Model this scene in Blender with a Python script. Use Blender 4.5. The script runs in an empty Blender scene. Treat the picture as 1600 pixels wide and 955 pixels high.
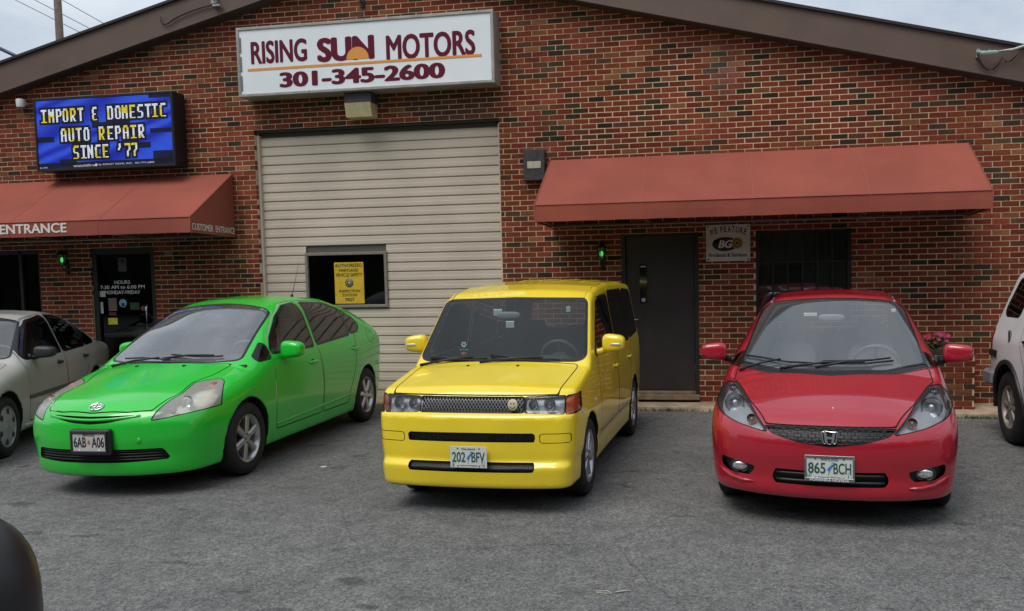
import bpy, math, random
import numpy as np
from mathutils import Matrix, Vector

random.seed(7)
rng = np.random.default_rng(11)
S = bpy.context.scene
COL = S.collection

# ---------------------------------------------------------------- camera
CAM_F, CAM_YAW, CAM_PITCH, CAM_ROLL = 1305.54, -0.16833, -0.06665, -0.01897
CAM_POS = Vector((2.7277, -10.7393, 1.6631))
PPX, PPY, IMW, IMH = 922.29, 515.16, 1600.0, 955.0
fw = Vector((math.sin(CAM_YAW) * math.cos(CAM_PITCH), math.cos(CAM_YAW) * math.cos(CAM_PITCH), math.sin(CAM_PITCH)))
rt = Vector((math.cos(CAM_YAW), -math.sin(CAM_YAW), 0))
up = rt.cross(fw)
rt2 = math.cos(CAM_ROLL) * rt + math.sin(CAM_ROLL) * up
up2 = -math.sin(CAM_ROLL) * rt + math.cos(CAM_ROLL) * up
cd = bpy.data.cameras.new('camera')
cd.sensor_width = 36.0
cd.sensor_fit = 'HORIZONTAL'
cd.lens = CAM_F / IMW * 36.0
cd.shift_x = (IMW / 2 - PPX) / IMW
cd.shift_y = (PPY - IMH / 2) / IMW
cd.clip_start = 0.05
cd.clip_end = 2000
cam = bpy.data.objects.new('camera', cd)
COL.objects.link(cam)
m = Matrix((rt2, up2, -fw)).transposed().to_4x4()
m.translation = CAM_POS
cam.matrix_world = m
S.camera = cam

# ---------------------------------------------------------------- sky, sun, exposure
SUN_EL, SUN_AZ = math.radians(59), math.radians(205)     # behind the photographer, a little to the left
world = bpy.data.worlds.new('World')
S.world = world
world.use_nodes = True
wt = world.node_tree
wt.nodes.clear()
wo = wt.nodes.new('ShaderNodeOutputWorld')
bg = wt.nodes.new('ShaderNodeBackground')
bg.inputs['Strength'].default_value = 0.1
sky = wt.nodes.new('ShaderNodeTexSky')
sky.sky_type = 'NISHITA'
sky.sun_disc = False
sky.sun_elevation = SUN_EL
sky.sun_rotation = SUN_AZ
sky.dust_density = 3.0
tc = wt.nodes.new('ShaderNodeTexCoord')
mp = wt.nodes.new('ShaderNodeMapping')
mp.inputs['Scale'].default_value = (1.0, 1.0, 2.4)
nz = wt.nodes.new('ShaderNodeTexNoise')
nz.inputs['Scale'].default_value = 3.2
nz.inputs['Detail'].default_value = 7
nz.inputs['Roughness'].default_value = 0.55
rp = wt.nodes.new('ShaderNodeValToRGB')
rp.color_ramp.elements[0].position = 0.36
rp.color_ramp.elements[0].color = (3.4, 3.95, 4.7, 1)
rp.color_ramp.elements[1].position = 0.66
rp.color_ramp.elements[1].color = (6.0, 6.45, 6.95, 1)
mx = wt.nodes.new('ShaderNodeMix')
mx.data_type = 'RGBA'
mx.inputs['Factor'].default_value = 0.93
wt.links.new(tc.outputs['Generated'], mp.inputs['Vector'])
wt.links.new(mp.outputs['Vector'], nz.inputs['Vector'])
wt.links.new(nz.outputs['Fac'], rp.inputs['Fac'])
wt.links.new(sky.outputs['Color'], mx.inputs['A'])
wt.links.new(rp.outputs['Color'], mx.inputs['B'])
wt.links.new(mx.outputs['Result'], bg.inputs['Color'])
wt.links.new(bg.outputs['Background'], wo.inputs['Surface'])

sd = bpy.data.lights.new('sun', 'SUN')
sd.energy = 1.5
sd.angle = math.radians(34)
sd.color = (1.0, 0.97, 0.92)
sun = bpy.data.objects.new('sun', sd)
COL.objects.link(sun)
sdir = Vector((math.sin(SUN_AZ) * math.cos(SUN_EL), math.cos(SUN_AZ) * math.cos(SUN_EL), math.sin(SUN_EL)))
sun.rotation_euler = sdir.to_track_quat('Z', 'Y').to_euler()
sun.location = (0, -20, 20)

vs = S.view_settings
vs.view_transform = 'Standard'
vs.look = 'None'
vs.exposure = 0.5
vs.gamma = 1.0
vs.use_curve_mapping = False
S.cycles.use_denoising = True
S.cycles.max_bounces = 8
S.cycles.transparent_max_bounces = 16

# ---------------------------------------------------------------- materials
MATS = {}
def mat(name, color=(.5, .5, .5), rough=.5, metal=0., coat=0., spec=.5, noise=0., nscale=20., bump=0., bscale=200., emit=None, alpha=1., coat_rough=.04, ndetail=4):
    if name in MATS: return MATS[name]
    M = bpy.data.materials.new(name); M.use_nodes = True
    nt = M.node_tree; b = nt.nodes['Principled BSDF']
    b.inputs['Base Color'].default_value = (*color, 1)
    b.inputs['Roughness'].default_value = rough
    b.inputs['Metallic'].default_value = metal
    b.inputs['Coat Weight'].default_value = coat
    b.inputs['Coat Roughness'].default_value = coat_rough
    b.inputs['Specular IOR Level'].default_value = spec
    co = None
    if noise or bump:
        co = nt.nodes.new('ShaderNodeTexCoord')
    if noise:
        n = nt.nodes.new('ShaderNodeTexNoise'); n.inputs['Scale'].default_value = nscale; n.inputs['Detail'].default_value = ndetail
        mr = nt.nodes.new('ShaderNodeMapRange'); mr.inputs['From Min'].default_value = .3; mr.inputs['From Max'].default_value = .7
        mr.inputs['To Min'].default_value = 1 - noise; mr.inputs['To Max'].default_value = 1 + noise
        h = nt.nodes.new('ShaderNodeMix'); h.data_type = 'RGBA'; h.blend_type = 'MULTIPLY'; h.inputs['Factor'].default_value = 1
        h.inputs['A'].default_value = (*color, 1)
        nt.links.new(co.outputs['Object'], n.inputs['Vector']); nt.links.new(n.outputs['Fac'], mr.inputs['Value'])
        nt.links.new(mr.outputs['Result'], h.inputs['B']); nt.links.new(h.outputs['Result'], b.inputs['Base Color'])
        r2 = nt.nodes.new('ShaderNodeMapRange'); r2.inputs['To Min'].default_value = max(rough - .08, .02); r2.inputs['To Max'].default_value = min(rough + .1, 1)
        nt.links.new(n.outputs['Fac'], r2.inputs['Value']); nt.links.new(r2.outputs['Result'], b.inputs['Roughness'])
    if bump:
        n2 = nt.nodes.new('ShaderNodeTexNoise'); n2.inputs['Scale'].default_value = bscale; n2.inputs['Detail'].default_value = 3
        bp = nt.nodes.new('ShaderNodeBump'); bp.inputs['Strength'].default_value = bump; bp.inputs['Distance'].default_value = .004
        nt.links.new(co.outputs['Object'], n2.inputs['Vector']); nt.links.new(n2.outputs['Fac'], bp.inputs['Height']); nt.links.new(bp.outputs['Normal'], b.inputs['Normal'])
    if emit:
        b.inputs['Emission Color'].default_value = (*emit[0], 1); b.inputs['Emission Strength'].default_value = emit[1]
    MATS[name] = M
    return M

def glass_mat(name, tint=(.5, .55, .55), rough=.02, refl=1.0, haze=0.0, hazecol=(.5, .52, .55)):
    """thin pane: tinted see-through plus a fresnel mirror, a diffuse haze colour, standing for reflected sky on windscreens"""
    if name in MATS: return MATS[name]
    M = bpy.data.materials.new(name); M.use_nodes = True; nt = M.node_tree; nt.nodes.clear()
    o = nt.nodes.new('ShaderNodeOutputMaterial'); t = nt.nodes.new('ShaderNodeBsdfTransparent'); g = nt.nodes.new('ShaderNodeBsdfGlossy')
    f = nt.nodes.new('ShaderNodeFresnel'); f.inputs['IOR'].default_value = 1.5
    ml = nt.nodes.new('ShaderNodeMath'); ml.operation = 'MULTIPLY'; ml.inputs[1].default_value = refl; ml.use_clamp = True
    t.inputs['Color'].default_value = (*tint, 1); g.inputs['Roughness'].default_value = rough
    m1 = nt.nodes.new('ShaderNodeMixShader')
    nt.links.new(f.outputs['Fac'], ml.inputs[0]); nt.links.new(ml.outputs[0], m1.inputs['Fac'])
    base = t.outputs[0]
    if haze:
        d = nt.nodes.new('ShaderNodeBsdfDiffuse'); d.inputs['Color'].default_value = (*hazecol, 1)
        m0 = nt.nodes.new('ShaderNodeMixShader'); m0.inputs['Fac'].default_value = haze
        nt.links.new(t.outputs[0], m0.inputs[1]); nt.links.new(d.outputs[0], m0.inputs[2]); base = m0.outputs[0]
    nt.links.new(base, m1.inputs[1]); nt.links.new(g.outputs[0], m1.inputs[2]); nt.links.new(m1.outputs[0], o.inputs['Surface'])
    MATS[name] = M
    return M

def attr_mat(name, rough=.8, noise=.18, nscale=60., bump=.35, bscale=260., emit=0.):
    """base colour from the mesh's own 'pc' colour attribute"""
    if name in MATS: return MATS[name]
    M = bpy.data.materials.new(name); M.use_nodes = True; nt = M.node_tree; b = nt.nodes['Principled BSDF']
    a = nt.nodes.new('ShaderNodeAttribute'); a.attribute_name = 'pc'
    if emit:
        b.inputs['Base Color'].default_value = (.01, .01, .012, 1); b.inputs['Roughness'].default_value = .35
        nt.links.new(a.outputs['Color'], b.inputs['Emission Color']); b.inputs['Emission Strength'].default_value = emit
        MATS[name] = M; return M
    b.inputs['Roughness'].default_value = rough; b.inputs['Specular IOR Level'].default_value = .06
    g = nt.nodes.new('ShaderNodeNewGeometry')
    n = nt.nodes.new('ShaderNodeTexNoise'); n.inputs['Scale'].default_value = nscale; n.inputs['Detail'].default_value = 5
    mr = nt.nodes.new('ShaderNodeMapRange'); mr.inputs['From Min'].default_value = .3; mr.inputs['From Max'].default_value = .7
    mr.inputs['To Min'].default_value = 1 - noise; mr.inputs['To Max'].default_value = 1 + noise
    h = nt.nodes.new('ShaderNodeMix'); h.data_type = 'RGBA'; h.blend_type = 'MULTIPLY'; h.inputs['Factor'].default_value = 1
    nt.links.new(g.outputs['Position'], n.inputs['Vector']); nt.links.new(n.outputs['Fac'], mr.inputs['Value'])
    nt.links.new(a.outputs['Color'], h.inputs['A']); nt.links.new(mr.outputs['Result'], h.inputs['B'])
    mp = nt.nodes.new('ShaderNodeMapping'); mp.inputs['Scale'].default_value = (1.3, 1, .45)
    n3 = nt.nodes.new('ShaderNodeTexNoise'); n3.inputs['Scale'].default_value = 1.1; n3.inputs['Detail'].default_value = 6; n3.inputs['Roughness'].default_value = .62
    m3 = nt.nodes.new('ShaderNodeMapRange'); m3.inputs['From Min'].default_value = .3; m3.inputs['From Max'].default_value = .68; m3.inputs['To Min'].default_value = .68; m3.inputs['To Max'].default_value = 1.15
    h3 = nt.nodes.new('ShaderNodeMix'); h3.data_type = 'RGBA'; h3.blend_type = 'MULTIPLY'; h3.inputs['Factor'].default_value = 1
    nt.links.new(g.outputs['Position'], mp.inputs['Vector']); nt.links.new(mp.outputs['Vector'], n3.inputs['Vector']); nt.links.new(n3.outputs['Fac'], m3.inputs['Value'])
    nt.links.new(h.outputs['Result'], h3.inputs['A']); nt.links.new(m3.outputs['Result'], h3.inputs['B']); nt.links.new(h3.outputs['Result'], b.inputs['Base Color'])
    n2 = nt.nodes.new('ShaderNodeTexNoise'); n2.inputs['Scale'].default_value = bscale; n2.inputs['Detail'].default_value = 2
    bp = nt.nodes.new('ShaderNodeBump'); bp.inputs['Strength'].default_value = bump; bp.inputs['Distance'].default_value = .004
    nt.links.new(g.outputs['Position'], n2.inputs['Vector']); nt.links.new(n2.outputs['Fac'], bp.inputs['Height']); nt.links.new(bp.outputs['Normal'], b.inputs['Normal'])
    MATS[name] = M
    return M

# ---------------------------------------------------------------- objects
def tag(o, label=None, cat=None, group=None, kind=None):
    if label: o['label'] = label
    if cat: o['category'] = cat
    if group: o['group'] = group
    if kind: o['kind'] = kind
    return o

def empty(name, loc=(0, 0, 0), rz=0., scale=(1, 1, 1)):
    o = bpy.data.objects.new(name, None); COL.objects.link(o)
    o.location = loc; o.rotation_euler = (0, 0, rz); o.scale = scale; o.empty_display_size = .2
    return o

def link_mesh(name, me, material, parent=None):
    o = bpy.data.objects.new(name, me); COL.objects.link(o)
    if material and not me.materials: me.materials.append(material)
    if parent: o.parent = parent
    return o

class MB:
    """collects boxes, tubes, lathes and sheets; build() links them as ONE mesh object"""
    def __init__(s): s.v = []; s.f = []; s.sm = []; s.c = []
    def add(s, V, F, smooth=False, col=None):
        n = len(s.v); s.v += [tuple(map(float, p)) for p in V]
        for f in F: s.f.append([i + n for i in f]); s.sm.append(smooth); s.c.append(col)
        return s
    def box(s, x0, x1, y0, y1, z0, z1, bev=0., col=None):
        if bev <= 0:
            V = [(x, y, z) for x in (x0, x1) for y in (y0, y1) for z in (z0, z1)]
            return s.add(V, [(0, 1, 3, 2), (4, 6, 7, 5), (0, 4, 5, 1), (2, 3, 7, 6), (0, 2, 6, 4), (1, 5, 7, 3)], col=col)
        b = min(bev, (x1 - x0) * .45, (y1 - y0) * .45, (z1 - z0) * .45)
        V = []; ix = {}
        for i, (x, sx) in enumerate(((x0, 1), (x1, -1))):
            for j, (y, sy) in enumerate(((y0, 1), (y1, -1))):
                for k, (z, sz) in enumerate(((z0, 1), (z1, -1))):
                    for a, p in enumerate(((x, y + sy * b, z + sz * b), (x + sx * b, y, z + sz * b), (x + sx * b, y + sy * b, z))):
                        ix[i, j, k, a] = len(V); V.append(p)
        F = []
        for i in (0, 1): F.append([ix[i, j, k, 0] for j, k in ((0, 0), (1, 0), (1, 1), (0, 1))])
        for j in (0, 1): F.append([ix[i, j, k, 1] for i, k in ((0, 0), (1, 0), (1, 1), (0, 1))])
        for k in (0, 1): F.append([ix[i, j, k, 2] for i, j in ((0, 0), (1, 0), (1, 1), (0, 1))])
        for j in (0, 1):
            for k in (0, 1): F.append([ix[0, j, k, 1], ix[1, j, k, 1], ix[1, j, k, 2], ix[0, j, k, 2]])
        for i in (0, 1):
            for k in (0, 1): F.append([ix[i, 0, k, 0], ix[i, 1, k, 0], ix[i, 1, k, 2], ix[i, 0, k, 2]])
        for i in (0, 1):
            for j in (0, 1): F.append([ix[i, j, 0, 0], ix[i, j, 1, 0], ix[i, j, 1, 1], ix[i, j, 0, 1]])
        for i in (0, 1):
            for j in (0, 1):
                for k in (0, 1): F.append([ix[i, j, k, 0], ix[i, j, k, 1], ix[i, j, k, 2]])
        return s.add(V, F, col=col)
    def tube(s, pts, r, n=8, cap=True, col=None):
        pts = [Vector(p) for p in pts]; R = r if hasattr(r, '__len__') else [r] * len(pts); V = []; F = []
        ref = None
        for i, p in enumerate(pts):
            d = (pts[min(i + 1, len(pts) - 1)] - pts[max(i - 1, 0)]).normalized()
            if ref is None:
                ref = Vector((0, 0, 1)) if abs(d.z) < .9 else Vector((1, 0, 0))
            a = d.cross(ref).normalized(); b = d.cross(a).normalized(); ref = -b if False else ref
            for k in range(n):
                t = 2 * math.pi * k / n; V.append(p + a * math.cos(t) * R[i] + b * math.sin(t) * R[i])
        for i in range(len(pts) - 1):
            for k in range(n): F.append((i * n + k, i * n + (k + 1) % n, (i + 1) * n + (k + 1) % n, (i + 1) * n + k))
        if cap: F += [tuple(range(n))[::-1], tuple(range((len(pts) - 1) * n, len(pts) * n))]
        return s.add(V, F, True, col)
    def lathe(s, prof, n=32, axis='x', c=(0, 0, 0), close=False):
        V = []; F = []; m = len(prof)
        for k in range(n):
            t = 2 * math.pi * k / n
            for (a, r) in prof:
                u, w = r * math.cos(t), r * math.sin(t)
                p = {'x': (a, u, w), 'y': (u, a, w), 'z': (u, w, a)}[axis]
                V.append((c[0] + p[0], c[1] + p[1], c[2] + p[2]))
        for k in range(n):
            k2 = (k + 1) % n
            for i in range(m - 1 + (1 if close else 0)):
                j = (i + 1) % m
                F.append((k * m + i, k2 * m + i, k2 * m + j, k * m + j))
        return s.add(V, F, True)
    def quad(s, a, b, c, d, col=None): return s.add([a, b, c, d], [(0, 1, 2, 3)], col=col)
    def prism(s, poly, h0, h1, axis='y'):
        """polygon in the two other axes, extruded between h0 and h1"""
        n = len(poly)
        def P(u, v, h): return {'y': (u, h, v), 'x': (h, u, v), 'z': (u, v, h)}[axis]
        V = [P(u, v, h0) for u, v in poly] + [P(u, v, h1) for u, v in poly]
        F = [tuple(range(n)), tuple(range(2 * n - 1, n - 1, -1))] + [(i, i + n, (i + 1) % n + n, (i + 1) % n) for i in range(n)]
        return s.add(V, F)
    def ellipsoid(s, c, r, p=2.5, n=20, m=12):
        V = []; F = []
        sg = lambda v, e: math.copysign(abs(v) ** e, v)
        e = 2.0 / p
        for i in range(m + 1):
            a = -math.pi / 2 + math.pi * i / m
            for k in range(n):
                t = 2 * math.pi * k / n
                V.append((c[0] + r[0] * sg(math.cos(a), e) * sg(math.cos(t), e), c[1] + r[1] * sg(math.cos(a), e) * sg(math.sin(t), e), c[2] + r[2] * sg(math.sin(a), e)))
        for i in range(m):
            for k in range(n): F.append((i * n + k, i * n + (k + 1) % n, (i + 1) * n + (k + 1) % n, (i + 1) * n + k))
        return s.add(V, F, True)
    def mesh(s, name):
        me = bpy.data.meshes.new(name); me.from_pydata(s.v, [], s.f); me.update()
        me.polygons.foreach_set('use_smooth', s.sm)
        if any(c is not None for c in s.c):
            a = me.color_attributes.new('pc', 'FLOAT_COLOR', 'CORNER'); buf = []
            for f, c in zip(s.f, s.c): buf += list((*(c or (.5, .5, .5)), 1.0)) * len(f)
            a.data.foreach_set('color', buf)
        return me
    def build(s, name, material, parent=None, recalc=True, autosmooth=None):
        me = s.mesh(name)
        if recalc:
            import bmesh
            bm = bmesh.new(); bm.from_mesh(me); bmesh.ops.recalc_face_normals(bm, faces=bm.faces); bm.to_mesh(me); bm.free()
        if autosmooth:
            me.set_sharp_from_angle(angle=math.radians(autosmooth))
        return link_mesh(name, me, material, parent)

def text_geo(body, res=4):
    cu = bpy.data.curves.new('t', 'FONT'); cu.body = body; cu.fill_mode = 'FRONT'; cu.resolution_u = res
    ob = bpy.data.objects.new('t', cu); COL.objects.link(ob)
    dg = bpy.context.evaluated_depsgraph_get()
    me = bpy.data.meshes.new_from_object(ob.evaluated_get(dg))
    V = np.array([v.co[:2] for v in me.vertices]).reshape(-1, 2); F = [list(p.vertices) for p in me.polygons]
    bpy.data.objects.remove(ob); bpy.data.curves.remove(cu); bpy.data.meshes.remove(me)
    return V, F

def text_into(mb, body, O, U, Vv, w, h, bold=.0, shear=0., col=None):
    """lay text into a box of width w, height h whose lower-left corner is O, along directions U and Vv"""
    V, F = text_geo(body)
    if len(V) == 0: return
    # heavier strokes: a few copies, each a hair nearer and shifted by part of the stroke
    sh = [(0, 0)] if bold <= 0 else [(bold * math.cos(k * math.pi / 4), bold * .6 * math.sin(k * math.pi / 4)) for k in range(8)] + [(0, 0)]
    lo, hi = V.min(0) - np.array((bold, bold * .6)), V.max(0) + np.array((bold, bold * .6))
    O = np.array(O, float); U = np.array(U, float); W = np.array(Vv, float); Nn = np.cross(U, W)
    for i, s_ in enumerate(sh):
        T = (V + np.array(s_) - lo) / np.maximum(hi - lo, 1e-6)
        P = O + (T[:, :1] * w + shear * T[:, 1:] * h) * U + T[:, 1:] * h * W + Nn * .00012 * i
        mb.add(P, F, col=col)

def text(name, body, O, U, Vv, w, h, material, parent, bold=.02, shear=0.):
    mb = MB(); text_into(mb, body, O, U, Vv, w, h, bold, shear)
    return mb.build(name, material, parent, recalc=False)

def cam_ray(px, py):
    d = fw * CAM_F + rt2 * (px - PPX) + up2 * (PPY - py)
    return d.normalized()

# ---------------------------------------------------------------- car body core (numpy only)
def prof(pts, sig=0.03, step=0.005):
    """smooth 1-D profile through points: piecewise linear, then gaussian smoothed"""
    p = np.array(pts, float)
    t = np.arange(p[0, 0] - 6 * sig, p[-1, 0] + 6 * sig + step, step)
    v = np.interp(t, p[:, 0], p[:, 1])
    s0 = (p[1, 1] - p[0, 1]) / (p[1, 0] - p[0, 0])
    s1 = (p[-1, 1] - p[-2, 1]) / (p[-1, 0] - p[-2, 0])
    v = np.where(t < p[0, 0], p[0, 1] + s0 * (t - p[0, 0]), v)
    v = np.where(t > p[-1, 0], p[-1, 1] + s1 * (t - p[-1, 0]), v)
    n = int(3 * sig / step) + 1
    k = np.exp(-0.5 * (np.arange(-n, n + 1) * step / sig) ** 2)
    k /= k.sum()
    vp = np.concatenate([v[0] + s0 * step * np.arange(-n, 0), v, v[-1] + s1 * step * np.arange(1, n + 1)])
    v = np.convolve(vp, k, 'valid')
    return lambda q: np.interp(q, t, v)

def smax(a, b, k):
    h = np.maximum(k - np.abs(a - b), 0) / k
    return np.maximum(a, b) + h * h * k * 0.25

def make_field(s):
    top = prof(s['top'], s.get('tsig', 0.03))
    cr = prof(s['crown'], 0.15)
    wz = prof(s['wz'], s.get('wsig', 0.03))
    wy = prof(s['wy'], 0.08)
    fz = prof(s['fz'], s.get('fsig', 0.02))
    rz = prof(s['rz'], 0.04)
    fk, fp = s['fk']; rk, rp = s['rk']; hw = s['hw']
    def field(x, y, z):
        ax = np.abs(x)
        T = top(y) - cr(y) * ax ** 2
        sl = (top(y + 0.02) - top(y - 0.02)) / 0.04
        b = (z - T) / np.sqrt(1 + sl * sl)
        low = np.clip((0.95 - z) / 0.3, 0, 1)
        a = ax - (wz(z) + wy(y) * (0.35 + 0.65 * low))
        for (yc, zc, ry, rr, amt) in s.get('bulge', ()):
            a = a - amt * np.exp(-((y - yc) / ry) ** 2 - ((z - zc) / rr) ** 2)
        a = a * 0.97
        c = (fz(z) + fk * (ax / hw) ** fp) - y
        c = c / np.sqrt(1 + (fk * fp / hw * (ax / hw) ** (fp - 1)) ** 2)
        d = y - (rz(z) - rk * (ax / hw) ** rp)
        e = s['bot'] - z
        g = smax(a, b, s['r1'])
        g = smax(g, c, s['r2'])
        g = smax(g, d, s['r3'])
        g = smax(g, e, 0.04)
        for (yw, R) in s['arch']:
            dist = np.sqrt((y - yw) ** 2 + (z - s['wr']) ** 2)
            # full below the axle so that the arch opens downwards
            dist = np.where(z < s['wr'], np.maximum(np.abs(y - yw), dist * 0), dist)
            q = np.maximum(dist - R, s['xin'] - ax)
            g = smax(g, -q, 0.012)
        return g
    return field

def grad(f, P, e=1.5e-3):
    x, y, z = P[:, 0], P[:, 1], P[:, 2]
    return np.stack([f(x + e, y, z) - f(x - e, y, z), f(x, y + e, z) - f(x, y - e, z), f(x, y, z + e) - f(x, y, z - e)], 1) / (2 * e)

def surface_nets(f, lo, hi, h):
    ax = [np.arange(lo[i], hi[i] + h, h) for i in range(3)]
    X, Y, Z = np.meshgrid(*ax, indexing='ij')
    v = f(X, Y, Z)
    n = v.shape
    pos = np.zeros((n[0] - 1, n[1] - 1, n[2] - 1, 3)); cnt = np.zeros((n[0] - 1, n[1] - 1, n[2] - 1))
    offs = [(a, b, c) for a in (0, 1) for b in (0, 1) for c in (0, 1)]
    def sub(o):
        return v[o[0]:n[0] - 1 + o[0], o[1]:n[1] - 1 + o[1], o[2]:n[2] - 1 + o[2]]
    for o in offs:
        for d in range(3):
            if o[d]: continue
            o2 = list(o); o2[d] = 1
            a, b = sub(o), sub(tuple(o2))
            m = (a < 0) != (b < 0)
            t = np.where(m, a / np.where(m, a - b, 1), 0)
            for k in range(3):
                pos[..., k] += np.where(m, o[k] + (t if k == d else 0), 0)
            cnt += m
    act = cnt > 0
    idx = -np.ones(act.shape, int); idx[act] = np.arange(act.sum())
    ijk = np.argwhere(act)
    V = np.array(lo) + (ijk + pos[act] / cnt[act][:, None]) * h
    F = []
    for d in range(3):
        u, w = (d + 1) % 3, (d + 2) % 3
        sl0 = [slice(None)] * 3; sl1 = [slice(None)] * 3
        sl0[d] = slice(0, n[d] - 1); sl1[d] = slice(1, n[d])
        m = (v[tuple(sl0)] < 0) != (v[tuple(sl1)] < 0)
        m = np.argwhere(m)
        m = m[(m[:, u] > 0) & (m[:, w] > 0) & (m[:, u] < n[u] - 1) & (m[:, w] < n[w] - 1)]
        inside0 = v[m[:, 0], m[:, 1], m[:, 2]] < 0
        def cell(du, dw):
            c = m.copy(); c[:, u] -= du; c[:, w] -= dw
            return idx[c[:, 0], c[:, 1], c[:, 2]]
        q = np.stack([cell(1, 1), cell(0, 1), cell(0, 0), cell(1, 0)], 1)
        q[~inside0] = q[~inside0][:, ::-1]
        F.append(q)
    F = np.concatenate(F)
    F = F[(F >= 0).all(1)]
    for _ in range(5):
        g = grad(f, V); fv = f(V[:, 0], V[:, 1], V[:, 2])
        V -= np.clip(fv / np.maximum((g * g).sum(1), 0.05), -h, h)[:, None] * g
    g = grad(f, V)
    N = g / np.maximum(np.linalg.norm(g, axis=1), 1e-9)[:, None]
    Fp = -np.ones((len(F), 10), int); Fp[:, :4] = F
    return dict(V=V, N=N, F=Fp)

def m_take(M, mask):
    return dict(V=M['V'], N=M['N'], F=M['F'][mask])

def m_split(M, d):
    """cut a mesh along d = 0; returns (d < 0, d >= 0)"""
    d = np.where(np.abs(d) < 1e-5, 1e-5, d)
    F = M['F']; pad = F < 0
    s = d[np.maximum(F, 0)] < 0
    allin = (s | pad).all(1); allout = (~s | pad).all(1)
    mixed = np.where(~allin & ~allout)[0]
    if len(mixed) == 0:
        return m_take(M, allin), m_take(M, allout)
    V = M['V']; N = M['N']; nv = len(V); nV = []; nN = []; cache = {}; Fi = []; Fo = []
    def cut(a, b):
        k = (a, b) if a < b else (b, a)
        if k not in cache:
            t = d[k[0]] / (d[k[0]] - d[k[1]])
            nV.append(V[k[0]] * (1 - t) + V[k[1]] * t); nN.append(N[k[0]] * (1 - t) + N[k[1]] * t)
            cache[k] = nv + len(nV) - 1
        return cache[k]
    for fi in mixed:
        f = [i for i in F[fi] if i >= 0]
        pi = []; po = []
        for a, b in zip(f, f[1:] + f[:1]):
            (pi if d[a] < 0 else po).append(a)
            if (d[a] < 0) != (d[b] < 0):
                c = cut(a, b); pi.append(c); po.append(c)
        for p, L in ((pi, Fi), (po, Fo)):
            if 3 <= len(p) <= 10: L.append(p + [-1] * (10 - len(p)))
    V2 = np.concatenate([V, np.array(nV)]); N2 = np.concatenate([N, np.array(nN)])
    N2 /= np.maximum(np.linalg.norm(N2, axis=1), 1e-9)[:, None]
    def mk(mask, L):
        return dict(V=V2, N=N2, F=np.concatenate([F[mask], np.array(L, int).reshape(-1, 10)]))
    return mk(allin, Fi), mk(allout, Fo)

def poly_sd(poly, u, v):
    """signed distance to a polygon (negative inside)"""
    P = np.array(poly, float); Q = np.roll(P, -1, 0)
    best = np.full(u.shape, 1e9); ins = np.zeros(u.shape, bool)
    for (ax, ay), (bx, by) in zip(P, Q):
        ex, ey = bx - ax, by - ay
        t = np.clip(((u - ax) * ex + (v - ay) * ey) / (ex * ex + ey * ey + 1e-12), 0, 1)
        best = np.minimum(best, (u - ax - t * ex) ** 2 + (v - ay - t * ey) ** 2)
        c = ((ay <= v) & (by > v)) | ((by <= v) & (ay > v))
        xi = ax + (v - ay) / (ey if abs(ey) > 1e-12 else 1e-12) * ex
        ins ^= c & (u < xi)
    return np.where(ins, -1, 1) * np.sqrt(best)

def rounded(poly, r, n=4):
    """round the corners of a polygon"""
    P = [np.array(p, float) for p in poly]; out = []
    for i, p in enumerate(P):
        a = P[i - 1]; b = P[(i + 1) % len(P)]
        la, lb = np.linalg.norm(a - p), np.linalg.norm(b - p)
        rr = min(r, la * 0.45, lb * 0.45)
        s = p + (a - p) / la * rr; e = p + (b - p) / lb * rr
        for t in np.linspace(0, 1, n + 1):
            out.append(tuple((1 - t) ** 2 * s + 2 * t * (1 - t) * p + t * t * e))
    return out

CARS = {}
CARS['yellow'] = dict(
    pose=(0.862, -4.28, -1.5), scale=(.905, .98, 1.03), hw=0.845, wr=0.30, xin=0.56, arch=[(0, 0.335), (2.5, 0.335)], bot=0.19,
    top=[(-1.0, .84), (-.66, .868), (-.55, .905), (-.2, .965), (.10, 1.015), (.60, 1.495), (.78, 1.565), (1.1, 1.61), (1.6, 1.64), (2.4, 1.64), (3.0, 1.605), (3.4, 1.56)], tsig=.025,
    crown=[(-.7, .06), (0, .05), (.6, .05), (1.5, .07), (3.2, .07)],
    wz=[(.1, .80), (.2, .815), (.33, .825), (.36, .818), (.45, .838), (.65, .845), (.85, .838), (1.0, .822), (1.06, .808), (1.5, .725), (1.62, .695), (1.8, .64)], wsig=.02,
    wy=[(-.8, -.03), (-.4, 0), (0, .004), (1.2, 0), (2.5, .004), (3.0, -.01), (3.3, -.04)],
    bulge=[(0, .40, .42, .22, .018), (2.5, .40, .42, .22, .018)],
    fz=[(.1, -.67), (.19, -.72), (.355, -.742), (.375, -.708), (.39, -.700), (.45, -.705), (.60, -.708), (.705, -.705), (.735, -.655), (.88, -.635), (1.0, -.58)], fk=(.085, 2.6), fsig=.012,
    rz=[(.1, 3.2), (.3, 3.24), (.6, 3.245), (1.0, 3.22), (1.6, 3.10)], rk=(.08, 3), r1=.05, r2=.10, r3=.12)
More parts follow.
